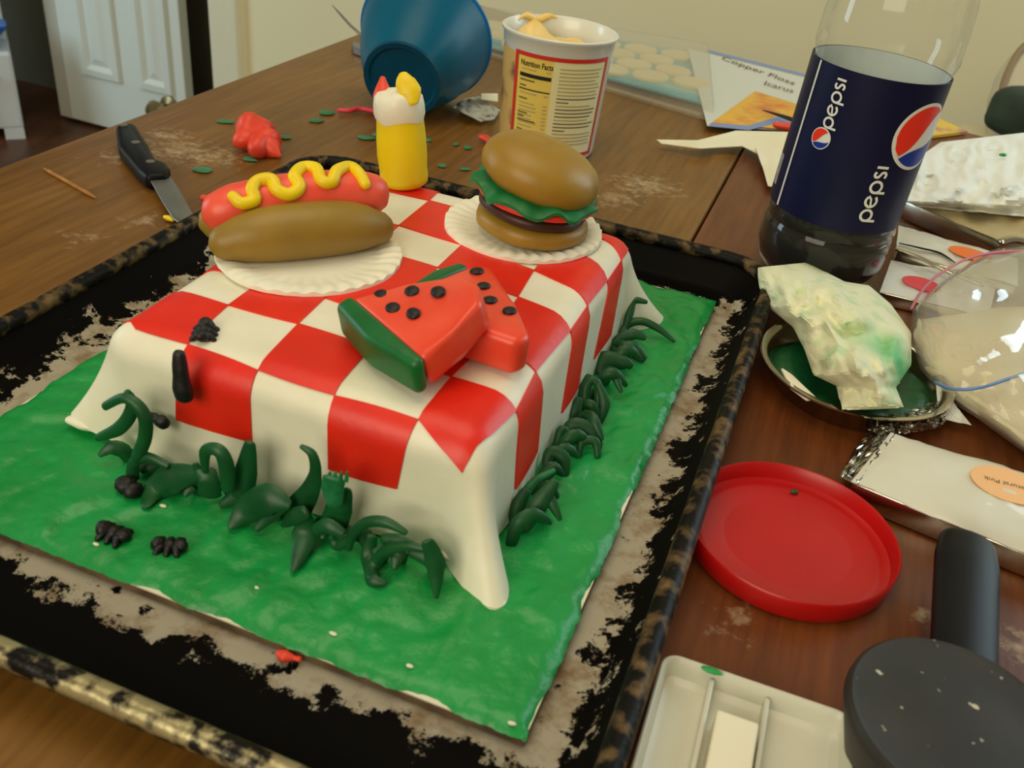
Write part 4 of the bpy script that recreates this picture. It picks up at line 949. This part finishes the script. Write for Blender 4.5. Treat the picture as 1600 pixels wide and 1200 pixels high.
# ================================================================ RED LID, WHITE TRAY, MEASURING CUP
LC = V3((0.1265, 0.3095, 0))
lid = thing('red_lid', 'round red plastic tub lid lying open side up right of the pan', 'lid', LC)
mesh_obj('lid_shell', lathe([(0.001, 0.0008), (0.040, 0.0), (0.0438, 0.0006), (0.0448, 0.003), (0.0452, 0.0105), (0.0446, 0.0112), (0.0438, 0.0105), (0.0428, 0.0035), (0.0395, 0.0026), (0.0385, 0.0030), (0.0372, 0.0026), (0.0284, 0.0026), (0.0278, 0.0024), (0.0272, 0.0024), (0.001, 0.0022)], 80, LC), M['lid_red'], lid)
cr_ = P(1240, 770, 0.0032)
t = mesh_obj('fondant_crumb', blob(cr_+ZX*0.0006, 0.0021, 0.0012, 0.0009, (hx, hy, ZX), 0.4, 500, 2, 12, 6), M['grass'], None, origin=cr_); tag(t, 'tiny dark green crumb lying inside the red lid', 'fondant scrap')
TA = P(1038, 1016, 0.012); TB_ = P(1338, 1118, 0.012); tx_ = (TB_-TA); tx_.z = 0; tlen = tx_.length; tx_.normalize(); ty_ = V3((tx_.y, -tx_.x, 0))  # ty_ towards the viewer
tdir = (P(985, 1190, 0.012)-TA); tdir.z = 0; tdir.normalize()
WT = 0.085
tcn = TA+tx_*tlen/2+ty_*WT/2; tcn.z = 0
wt = thing('white_plastic_tray', 'shallow white plastic tray with ribs at the bottom edge of the photo', 'tray', tcn)
def tring(ins, z): return [tcn+tx_*x+ty_*y+ZX*z for x, y in rrect(tlen/2-ins, WT/2-ins, max(0.0065-ins, 0.0015), 6)]
mesh_obj('tray_shell', loft([tring(0.003, 0.0), tring(0.0006, 0.002), tring(0.0, 0.0118), tring(0.0007, 0.0124), tring(0.0016, 0.0118), tring(0.0032, 0.0048), tring(0.006, 0.0036)]), M['tray_white'], wt)
for fx in (0.275, 0.565):
    c = tcn+tx_*(-tlen/2+tlen*fx); mesh_obj('rib', box(c+ZX*0.0066, tx_, ty_, ZX, 0.0009, WT/2-0.0035, 0.0034, 0.0005), M['tray_white'], wt, smooth=False)
c = tcn+tx_*(-tlen/2+tlen*0.43)+ty_*0.0065
mesh_obj('raised_bar', box(c+ZX*0.0085, tx_, ty_, ZX, 0.0070, WT/2-0.012, 0.0050, 0.0008), M['tray_bar'], wt, smooth=False)
o = mesh_obj('frosting_smear', blob(P(1112, 1048, 0.0128), 0.004, 0.0014, 0.0006, (tx_, ty_, ZX), 0.3, 300, 1, 10, 6), M['frost'], wt); o['label'] = 'green smear on tray edge'
CZ = 0.034
CCp = P(1500, 1125, CZ); cc = V3((CCp.x, CCp.y, 0)); crad = (P(1345, 1140, CZ)-CCp).length*1.0
cup = thing('measuring_cup', 'black measuring cup dusted with flour, handle pointing away, bottom right corner', 'measuring cup', cc)
mcup = mat('floured_black_plastic', (44, 42, 38), (54, 51, 46), 40, 0.5, spec=0.25)
def speck(m):
    nt = m.node_tree; b = nt.nodes['Principled BSDF']; src = b.inputs['Base Color'].links[0].from_socket
    tc = N(nt, 'ShaderNodeTexCoord'); v = N(nt, 'ShaderNodeTexNoise'); v.inputs['Scale'].default_value = 210; v.inputs['Detail'].default_value = 3; nt.links.new(tc.outputs['Object'], v.inputs['Vector'])
    r = N(nt, 'ShaderNodeMapRange'); r.inputs['From Min'].default_value = 0.68; r.inputs['From Max'].default_value = 0.74; nt.links.new(v.outputs['Fac'], r.inputs['Value'])
    mx = N(nt, 'ShaderNodeMix', data_type='RGBA'); nt.links.new(r.outputs[0], mx.inputs[0]); nt.links.new(src, mx.inputs[6]); mx.inputs[7].default_value = lin((200, 190, 168)); nt.links.new(mx.outputs[2], b.inputs['Base Color'])
speck(mcup)
mesh_obj('cup_bowl', lathe([(crad*0.72, 0.0), (crad*0.75, 0.001), (crad*1.01, CZ-0.004), (crad*1.0, CZ-0.0012), (crad*0.96, CZ), (crad*0.90, CZ-0.0004), (crad*0.5, CZ-0.0002), (0.001, CZ)], 72, cc), mcup, cup)
h0 = P(1505, 1052, 0.024); h1 = P(1512, 845, 0.022)
hv = (h1-h0); hpath = [h0-hv*0.12, h0, h0+hv*0.2, h0+hv*0.5, h0+hv*0.8, h1]
hsx = depth(h0)/F_PX
hr = [50*hsx, 52*hsx, 53*hsx, 55*hsx, 57*hsx, 48*hsx]
qq = cr(hpath, 5)
mesh_obj('handle', tube(qq, interp(hr, len(qq)), 20, 0.42, ref=ZX), M['black_plastic'], cup)

# ================================================================ PACKETS, PAPERS, BAG AT THE RIGHT
def packet(name, label, corners, z, m, side=M['foil_smooth'], bulge=0.003, group='foil packets on the right', nu=22, nv=14, seed=0.0, wrinkle=0.0006):
    """pillow packet: corners (photo points at its top face) and thickness z"""
    a, b2, c, d = [P(x, y, z) for x, y in corners]; ctr = (a+b2+c+d)/4
    t = thing(name, label, 'packet', V3((ctr.x, ctr.y, 0)), group)
    def top(s, t2):
        p = (a*(1-s)+b2*s)*(1-t2)+(d*(1-s)+c*s)*t2
        k = (4*s*(1-s))**0.5*(4*t2*(1-t2))**0.5
        return V3((p.x, p.y, z+bulge*k+wrinkle*nz(p.x*160, p.y*160, seed)+wrinkle*2*nz(p.x*45, p.y*45, seed)))
    mesh_obj('packet_face', grid_shell(top, nu, nv, 0.0006, ZX), m, t)
    base = [V3((p.x, p.y, z-0.0004)) for p in (a, b2, c, d)]
    ce = sum(base, V3((0, 0, 0)))/4; ins = [ce+(p-ce)*0.985 for p in base]; low = [V3((p.x, p.y, 0.0006)) for p in [ce+(p-ce)*0.97 for p in base]]
    V = ins+low; mesh_obj('packet_side', prism(ins, V3((0, 0, -(z-0.001))), 0.001, 2), side, t)
    return t, top
def sticker(t, px, py, rx, ry, z, m, rot=0.0, name='sticker'):
    c = P(px, py, z); s = depth(c)/F_PX; X = hx*math.cos(rot)+hy*math.sin(rot); Y = -hx*math.sin(rot)+hy*math.cos(rot)
    V = [c+X*(rx*math.cos(a))+Y*(ry*math.sin(a)) for a in [2*math.pi*k/32 for k in range(32)]]
    return mesh_obj(name, prism(V, V3((0, 0, -0.0003))), m, t, smooth=False), c, X, Y
# nearest packet, torn open at its left end, peach sticker
pk, ptop = packet('fondant_packet', 'white foil fondant packet with peach sticker, torn end near the red lid', [(1392, 676), (1720, 775), (1700, 905), (1330, 752)], 0.013, M['packet'], bulge=0.003, seed=1.0)
st, c, X, Y = sticker(pk, 1575, 757, 0.0165, 0.0135, 0.0168, M['stick_peach'], -0.35)
txx = text_faces('Natural Pink', 0.0042); wd = max(v.x for v in txx[0])
mesh_obj('sticker_text', mapv(txx, lambda v: c-X*(v.x-wd/2)*1.0-Y*(v.y-0.0015)+ZX*0.0003), M['ink_mid'], st)
mesh_obj('torn_end', px_sheet([(1312, 745), (1335, 700), (1365, 668), (1392, 656)], [(1340, 758), (1362, 722), (1384, 700), (1400, 676)], lambda s, t, x, y: 0.006+0.007*s+0.004*abs(nz(x*0.09, y*0.09, 4)), 10, 18, 0.0005), M['foil'], pk, smooth=False)
mesh_obj('red_reflection', prism([P(1372, 772, 0.010), P(1396, 762, 0.012), P(1420, 777, 0.010)], V3((0, 0, -0.001))), M['lid_red'], pk, smooth=False)  # red reflection on the packet's near side, put in as a solid piece
# packets further back
pk2, _ = packet('fondant_packet', 'speckled white packet with pink sticker behind the green stained tissue', [(1392, 408), (1560, 432), (1545, 496), (1375, 455)], 0.010, M['packet_print'], bulge=0.002, seed=2.0)
sticker(pk2, 1440, 443, 0.0125, 0.0105, 0.0128, M['stick_pink'], -0.4)
pk3, _ = packet('fondant_packet', 'white packet with orange sticker, dark torn edge, right of the bottle', [(1404, 352), (1590, 405), (1590, 448), (1400, 392)], 0.014, M['packet'], bulge=0.002, seed=3.0)
sticker(pk3, 1517, 396, 0.0150, 0.0105, 0.0168, M['stick_orange'], -0.5)
mesh_obj('foil_fold', tube(cr([P(1402, 390, 0.016), P(1440, 404, 0.017), P(1480, 424, 0.017), P(1535, 446, 0.016)], 5), 0.0030, 10, 0.5), M['foil_smooth'], pk3)
mesh_obj('torn_edge', tube(cr([P(1405, 380, 0.016), P(1440, 388, 0.017), P(1470, 396, 0.017), P(1496, 413, 0.016)], 5), interp([0.001, 0.0016, 0.0018, 0.0006], 16), 8, 0.4), M['black_plastic'], pk3)
pk4, _ = packet('foil_packet', 'beige foil packet under the white paper towel at right edge', [(1412, 312), (1690, 330), (1690, 392), (1562, 376)], 0.016, mat('beige_foil', (206, 190, 146), (190, 172, 130), 14, 0.35, metal=0.3, bump=0.3), bulge=0.002, seed=4.0)
mesh_obj('foil_fold', tube(cr([P(1565, 378, 0.017), P(1585, 374, 0.019), P(1620, 380, 0.019)], 4), 0.004, 10, 0.6), M['foil_smooth'], pk4)
# paper towel with embossed rings, on the packet
pt_ = thing('paper_towel', 'crumpled white embossed paper towel right of the bottle', 'paper towel', P(1510, 270, 0))
def ptz(s, t, x, y):
    rg = 0
    for cx, cy in ((1500, 240), (1580, 300), (1450, 285), (1550, 230)): rg += 0.0016*math.sin(math.hypot(x-cx, (y-cy)*1.5)*0.42)*math.exp(-math.hypot(x-cx, (y-cy)*1.5)/32)
    return 0.022+0.016*math.sin(math.pi*min(1, t*1.1))**0.8+0.006*nz(x*0.022, y*0.03, 3)+0.005*nz(x*0.05, y*0.06, 6)+rg
mesh_obj('towel_sheet', px_sheet([(1470, 222), (1436, 245), (1425, 285), (1418, 314), (1432, 322)], [(1700, 196), (1700, 230), (1700, 280), (1690, 325), (1680, 345)], ptz, 70, 40, 0.0006), mat('towel_white', (238, 240, 232), None, 10, 0.85, bump=0.3, bscale=140), pt_)
o = mesh_obj('green_spot', blob(P(1567, 242, 0.040), 0.0035, 0.0020, 0.0015, (hx, hy, ZX), 0.2, 300, 1, 10, 6), M['frost'], pt_); o['label'] = 'green frosting spot'
wp = thing('wax_paper', 'long cream wax paper strip curling behind the pan, left of the bottle', 'paper', P(1150, 235, 0))
mesh_obj('paper_sheet', px_sheet([(1026, 218), (1090, 219), (1150, 204), (1230, 206), (1330, 205)], [(1034, 224), (1095, 232), (1160, 228), (1230, 262), (1330, 262)], lambda s, t, x, y: 0.004+0.010*t*(1-s)+0.004*nz(x*0.02, y*0.05, 2)+0.003, 10, 40, 0.0006), M['paper'], wp)
mesh_obj('folded_corner', px_sheet([(1180, 228), (1192, 262), (1200, 290)], [(1240, 236), (1240, 262), (1212, 292)], lambda s, t, x, y: 0.009*(1-t)+0.003*nz(x*0.05, y*0.05, 3)+0.003, 8, 12, 0.0006), M['tray_bar'], wp)
# clear package with pale discs
cp = thing('clear_package', 'flat clear plastic package of pale round pieces behind the frosting tub', 'package', P(960, 110, 0))
e00 = P(735, 28, 0.0); e10 = P(1110, 88, 0); e11 = P(1120, 194, 0); e01 = P(700, 70, 0)
def pkq(s, t): return (e00*(1-s)+e10*s)*(1-t)+(e01*(1-s)+e11*s)*t
card = [pkq(0.05, 0.12), pkq(0.97, 0.08), pkq(0.95, 0.86), pkq(0.05, 0.88)]
mesh_obj('turquoise_card', prism([V3((p.x, p.y, 0.006)) for p in card], V3((0, 0, -0.002))), M['turq'], cp, smooth=False)
ex = (e10-e00).normalized(); ey = V3((-ex.y, ex.x, 0)); dn = 0
d0 = P(1060, 165, 0.006); dr_ = 0.0202; org = P(1016, 122, 0.006)
me0 = None
for a in range(-7, 4):
    for b2 in range(-3, 4):
        c = org+ex*(a*0.044+(b2 % 2)*0.022)+ey*(b2*0.0385)
        # inside the card?
        ins = all((card[(k+1) % 4]-card[k]).cross(c-card[k]).z*(-1) > dr_*0.6*(card[(k+1) % 4]-card[k]).length for k in range(4))
        if not ins: continue
        o = mesh_obj('pale_disc', lathe([(0.001, 0.0), (dr_, 0.0), (dr_*1.02, 0.002), (dr_*0.95, 0.004), (0.001, 0.0045)], 20, c), M['disc'], cp)
def shell_pkg():
    rings = []
    for ins, z in ((0.0, 0.0005), (0.0, 0.003), (0.03, 0.004), (0.04, 0.016), (0.055, 0.018)):
        ring = []
        for k in range(40):
            q = k/40*4; sd = int(q); f2 = q-sd
            s, t = ((f2, 0), (1, f2), (1-f2, 1), (0, 1-f2))[sd]
            s = ins*0.5+(1-ins)*s; t = ins+(1-2*ins)*t; p = pkq(s, t); ring.append(V3((p.x, p.y, z)))
        rings.append(ring)
    return loft(rings, cap0=False)
mesh_obj('clear_cover', shell_pkg(), M['tray_film'], cp, smooth=False)
# instruction card with printed lines
ic = thing('instruction_card', 'printed card with cursive title and orange picture leaning behind the clear package', 'card', P(1170, 150, 0))
A_, B_, C_, D_ = P(1075, 76, 0.012), P(1285, 128, 0.012), P(1275, 206, 0.006), P(1105, 196, 0.006)
# raise the far side slightly so it rests on the package
mesh_obj('card_sheet', prism([A_, B_, C_, D_], V3((0, 0, -0.0008))), M['card'], ic, smooth=False)
nrmc = (B_-A_).cross(D_-A_).normalized()
if nrmc.z < 0: nrmc = -nrmc
def onc(px, py, lift=0.0004):
    d = ray(px, py); return CO+d*((A_-CO).dot(nrmc)/d.dot(nrmc))+nrmc*lift
mesh_obj('picture', prism([onc(1180, 143), onc(1262, 168), onc(1262, 206), onc(1112, 192)], -nrmc*0.0003), M['card_photo'], ic, smooth=False)
mesh_obj('blue_line', prism([onc(1110, 193, 0.0006), onc(1170, 197, 0.0006), onc(1215, 183, 0.0006), onc(1265, 203, 0.0006), onc(1262, 207, 0.0006), onc(1215, 193, 0.0006), onc(1170, 204, 0.0006), onc(1108, 198, 0.0006)], -nrmc*0.0003), M['card_blue'], ic, smooth=False)
mesh_obj('blue_edge', prism([onc(1104, 78, 0.0006), onc(1280, 122, 0.0006), onc(1280, 126, 0.0006), onc(1104, 82, 0.0006)], -nrmc*0.0003), M['card_blue'], ic, smooth=False)
def ctext(s, x0, y0, x1, y1, px_h):
    tf = text_faces(s, 1.0, 0.25); wd = max(v.x for v in tf[0]); dx, dy = x1-x0, y1-y0; l = math.hypot(dx, dy)
    return mapv(tf, lambda v: onc(x0+dx*v.x/wd+0.15*px_h*v.y*0, y0+dy*v.x/wd-px_h*v.y, 0.0007))
mesh_obj('card_title', join(ctext('Copper Floss', 1126, 93, 1242, 134, 9), ctext('Icarus', 1192, 132, 1240, 146, 9)), M['ink_mid'], ic)
yp = mesh_obj('yellow_leaflet', prism([P(1440, 172, 0.004), P(1512, 205, 0.004), P(1440, 214, 0.004), P(1400, 205, 0.004)], V3((0, 0, -0.003))), M['yellow_paper'], None, origin=P(1450, 200, 0), smooth=False); tag(yp, 'yellow printed leaflet showing behind the bottle, above the paper towel', 'leaflet')
pn = mesh_obj('red_pen', tube([P(1192, 172, 0.012), P(1230, 184, 0.014), P(1262, 196, 0.014)], [0.0006, 0.0020, 0.0024], 10), M['ink'], None, origin=P(1220, 185, 0)); tag(pn, 'thin black pen tip on the printed card beside the bottle', 'pen')
rc = mesh_obj('red_marker', tube([P(1212, 195, 0.012), P(1240, 200, 0.012), P(1270, 206, 0.012)], [0.003, 0.0045, 0.0045], 10), M['orange_red'], None, origin=P(1240, 200, 0)); tag(rc, 'small red candy piece at the card edge beside the bottle', 'candy')

# metal dish with dark green frosting, tissue over it
DC = P(1335, 580, 0.012); DC = V3((DC.x, DC.y, 0)); DRr = 0.0510
ds = thing('metal_dish', 'shallow round metal dish of dark green frosting right of the pan', 'dish', DC)
mesh_obj('dish_shell', lathe([(0.001, 0.0006), (DRr*0.78, 0.0), (DRr*0.84, 0.001), (DRr*0.97, 0.014), (DRr*1.02, 0.0150), (DRr*1.025, 0.0160), (DRr*0.97, 0.0163), (DRr*0.93, 0.0145), (DRr*0.82, 0.0030), (0.001, 0.0025)], 64, DC, wob=0.02), M['foil_smooth'], ds)
def gfill(n=36, m=8):
    rings = []
    for j in range(m+1):
        fr = max(j/m, 0.02)
        rings.append([DC+V3((DRr*0.86*fr*math.cos(a), DRr*0.86*fr*math.sin(a), 0.0085+0.003*nz(fr*math.cos(a)*3, fr*math.sin(a)*3, 4)+0.0012*nz(fr*math.cos(a)*9, fr*math.sin(a)*9, 2)-(0.004 if j == m else 0))) for a in [2*math.pi*k/n for k in range(n)]])
    return loft(rings)
mesh_obj('green_filling', gfill(), M['dark_green'], ds)
sl = thing('cream_scrap', 'cream fondant sliver inside the left of the metal dish', 'fondant scrap', V3((P(1250, 600, 0).x, P(1250, 600, 0).y, 0.01)))
mesh_obj('scrap_piece', prism([P(1221, 573, 0.0165), P(1238, 584, 0.0165), P(1276, 620, 0.0150), P(1262, 622, 0.0150), P(1236, 602, 0.0165)], V3((0, 0, -0.0025)), 0.0008, 2), M['plate'], sl)
ts = thing('stained_tissue', 'crumpled cream tissue stained green, draped over the metal dish', 'tissue', V3((DC.x, DC.y, 0.016)))
def tisz(s, t, x, y):
    dome = (4*s*(1-s))**0.7*math.sin(math.pi*min(1, max(0.0, t*0.9+0.1)))**0.6
    return 0.019+0.020*dome+0.007*nz(x*0.018, y*0.022, 7)*(0.4+dome)+0.006*(1-abs(nz(x*0.028+1.2*nz(x*0.01, y*0.01), y*0.02, 2))*2)*dome+0.0015*nz(x*0.09, y*0.09, 8)
tm, nt, b = new_mat('stained_tissue')
tcn_ = N(nt, 'ShaderNodeTexCoord'); dsn = N(nt, 'ShaderNodeVectorMath', operation='DISTANCE'); pos = P(1392, 560, 0.03)-ts.location; dsn.inputs[1].default_value = pos
nn_ = N(nt, 'ShaderNodeTexNoise'); nn_.inputs['Scale'].default_value = 60; nn_.inputs['Detail'].default_value = 5
nt.links.new(tcn_.outputs['Object'], dsn.inputs[0]); nt.links.new(tcn_.outputs['Object'], nn_.inputs['Vector'])
m1 = N(nt, 'ShaderNodeMapRange'); m1.inputs['From Min'].default_value = 0.006; m1.inputs['From Max'].default_value = 0.030; m1.inputs['To Min'].default_value = 0.75; m1.inputs['To Max'].default_value = 0.0
nt.links.new(dsn.outputs['Value'], m1.inputs['Value'])
m2 = N(nt, 'ShaderNodeMapRange'); m2.inputs['From Min'].default_value = 0.52; m2.inputs['From Max'].default_value = 0.72; m2.inputs['To Max'].default_value = 0.45; nt.links.new(nn_.outputs['Fac'], m2.inputs['Value'])
m3 = N(nt, 'ShaderNodeMath', operation='ADD'); m3.use_clamp = True; nt.links.new(m1.outputs[0], m3.inputs[0]); nt.links.new(m2.outputs[0], m3.inputs[1])
mxx = N(nt, 'ShaderNodeMix', data_type='RGBA'); nt.links.new(m3.outputs[0], mxx.inputs[0]); mxx.inputs[6].default_value = lin((232, 232, 196)); mxx.inputs[7].default_value = lin((64, 190, 116)); nt.links.new(mxx.outputs[2], b.inputs['Base Color']); b.inputs['Roughness'].default_value = 0.8
mesh_obj('tissue_sheet', px_sheet([(1183, 418), (1188, 450), (1205, 482), (1240, 510), (1258, 545), (1272, 585), (1308, 602), (1316, 640)], [(1262, 410), (1320, 440), (1358, 446), (1392, 475), (1424, 520), (1424, 570), (1400, 605), (1412, 636)], tisz, 48, 64, 0.0005), tm, ts)
fs_ = thing('foil_scrap', 'crinkled silver foil scrap between the metal dish and the packet', 'foil', P(1430, 655, 0))
mesh_obj('foil_sheet', px_sheet([(1352, 668), (1378, 648), (1420, 632), (1468, 622)], [(1380, 682), (1420, 676), (1468, 668), (1482, 650)], lambda s, t, x, y: 0.004+0.008*abs(nz(x*0.07, y*0.09, 5))+0.006*math.sin(math.pi*s), 16, 30, 0.0004), M['foil'], fs_, smooth=False)
ps_ = thing('plastic_scrap', 'white plastic scrap with torn point beside the zip bag', 'plastic scrap', P(1485, 640, 0))
mesh_obj('scrap_sheet', px_sheet([(1462, 598), (1466, 630), (1476, 655)], [(1470, 596), (1495, 636), (1518, 664)], lambda s, t, x, y: 0.006+0.008*(1-t)+0.002*nz(x*0.06, y*0.06, 1), 8, 12, 0.0005), M['packet_print'], ps_, smooth=False)

# zip bag with white fondant
zb = thing('zip_bag', 'clear zip bag with pink and blue seals holding cream fondant at right edge', 'bag', P(1560, 560, 0))
def lumpz(s, t, x, y): return 0.004+0.024*(4*s*(1-s))**0.5*(4*t*(1-t))**0.5+0.005*nz(x*0.012, y*0.015, 2)*(4*s*(1-s))**0.5*(4*t*(1-t))**0.5
mesh_obj('fondant_block', px_sheet([(1434, 500), (1430, 540), (1446, 580), (1496, 628), (1570, 672), (1640, 724)], [(1510, 488), (1560, 480), (1640, 478), (1700, 520), (1740, 600), (1730, 700)], lumpz, 30, 30, 0.002), M['lump'], zb)
def bagz(s, t, x, y):
    k = (4*s*(1-s))**0.5*(4*t*(1-t))**0.5
    return 0.0215-0.014*min(1, t*1.6)+0.027*k+0.004*nz(x*0.016, y*0.02, 6)*k+0.002*nz(x*0.05+2*nz(x*0.01, y*0.01), y*0.03, 9)*(0.3+k)
mesh_obj('bag_film', px_sheet([(1452, 455), (1426, 485), (1424, 530), (1438, 575), (1470, 612), (1530, 655), (1600, 705), (1660, 750)], [(1490, 425), (1550, 390), (1640, 375), (1720, 400), (1780, 470), (1780, 560), (1770, 650), (1760, 720)], bagz, 40, 44, 0.0003), M['film'], zb)
mesh_obj('pink_seal', tube(cr([P(1424, 482, 0.012), P(1440, 455, 0.018), P(1468, 428, 0.024), P(1510, 405, 0.028), P(1560, 394, 0.030), P(1640, 392, 0.030)], 6), 0.0009, 8), M['zip_pink'], zb)
mesh_obj('blue_seal', tube(cr([P(1462, 598, 0.020), P(1490, 608, 0.027), P(1530, 606, 0.032), P(1570, 594, 0.034), P(1640, 570, 0.036)], 6), 0.0009, 8), M['zip_blue'], zb)

# ================================================================ FAR BACKGROUND THINGS
# white plastic drawer cabinet at the left edge
KA = P(41, 217, FL); kz_ = thing('drawer_cabinet', 'white plastic drawer cabinet with brown printed panel at far left', 'cabinet', KA)
ky = V3((KA.x, KA.y, 0)).normalized(); kx = V3((ky.y, -ky.x, 0)); kw, kdp = 0.42, 0.30
kh = (PC(34, 58, depth(KA)).z-FL)
kc = KA-kx*kw/2+ky*kdp/2
mesh_obj('cabinet_body', box(kc+ZX*(0.03+(kh-0.03)/2), kx, ky, ZX, kw/2, kdp/2, (kh-0.03)/2, 0.008), M['cab'], kz_, smooth=False)
for z0, z1 in ((0.05, 0.115), (0.125, kh-0.03)):
    d = mesh_obj('drawer', box(kc-kx*0.03-ky*(kdp/2+0.006)+ZX*(z0+z1)/2, kx, ky, ZX, kw/2-0.055, 0.010, (z1-z0)/2, 0.005), M['cab_print'] if z0 < 0.1 else M['cab'], kz_, smooth=False)
    if z0 > 0.1: mesh_obj('handle', tube([kc-ky*(kdp/2+0.02)+kx*x+ZX*(z1-0.03) for x in (0.08, 0.12, 0.16)], 0.008, 8), M['cab'], d)
for sx_ in (-1, 1):
    for sy_ in (-1, 1): mesh_obj('foot', box(kc+kx*sx_*(kw/2-0.026)+ky*sy_*(kdp/2-0.026)+ZX*0.016, kx, ky, ZX, 0.025, 0.025, 0.016), M['cab'], kz_, smooth=False)
mesh_obj('upper_cabinet', box(kc+ky*0.06+ZX*(kh+0.25), kx, ky, ZX, kw/2-0.004, kdp/2-0.06, 0.2495, 0.006), M['cab'], kz_, smooth=False)
bc = kc-ky*(kdp/2-0.055)+kx*0.022+ZX*(kh+0.001); bt = thing('blue_container', 'blue plastic container standing on the white cabinet at far left', 'container', bc)
mesh_obj('container_body', loft([[bc+kx*x+ky*y+ZX*z*0.75 for x, y in rrect(hw, 0.045, 0.02, 4)] for hw, z in ((0.12, 0.0), (0.16, 0.035), (0.190, 0.075), (0.190, 0.084), (0.17, 0.080), (0.10, 0.01))]), M['cab_blue'], bt)

# beige chair with dark green cushion at the right edge
CHp = WP(3.05, -0.45, FL)
def onw(px, py, dep): return PC(px, py, dep)
d0 = P(1585, 200, -0.15); dch = 1.4
ch = thing('upholstered_chair', 'beige chair back with dark green cushion seen at the right edge', 'chair', V3((PC(1640, 180, dch).x, PC(1640, 180, dch).y, FL)))
cA = PC(1566, 190, dch); 
bx_ = hx; 
outl = [PC(x, y, dch) for x, y in ((1566, 230), (1562, 180), (1566, 140), (1578, 105), (1600, 72), (1650, 40), (1760, 40), (1760, 230))]
mesh_obj('chair_back', prism(outl, CF*0.05, 0.008, 2), M['chair'], ch)
pip = [PC(x, y, dch-0.004) for x, y in ((1563, 200), (1562, 180), (1566, 140), (1578, 105), (1600, 72), (1650, 40))]
mesh_obj('piping', tube(cr(pip, 4), 0.005, 8), mat('piping_brown', (150, 128, 92), None, 5, 0.7), ch)
sc_ = PC(1690, 230, dch); 
zc = PC(1660, 215, dch).z
cxm = V3((PC(1665, 200, dch).x, PC(1665, 200, dch).y, 0))
mesh_obj('seat', box(cxm+hx*0.02-hy*0.10+ZX*(zc-0.06), hx, hy, ZX, 0.14, 0.20, 0.04, 0.015), M['chair'], ch)
for sx_ in (-1, 1):
    for sy_ in (-1, 1):
        bpt = cxm+hx*(0.02+sx_*0.12)+hy*(-0.10+sy_*0.16); mesh_obj('leg', tube([bpt+ZX*FL, bpt+ZX*(zc-0.095)], [0.014, 0.02], 10, rounded=False), MW2, ch)
cu = thing('green_cushion', 'dark green cushion resting on the beige chair at right edge', 'cushion', V3((cxm.x, cxm.y, zc-0.02)))
cc_ = PC(1632, 182, dch-0.06)
mesh_obj('cushion_body', blob(cc_, 0.085, 0.05, 0.036, (hx, hy, ZX), 0.1, 20, 1, 28, 14, 0.6), M['chair_green'], cu)
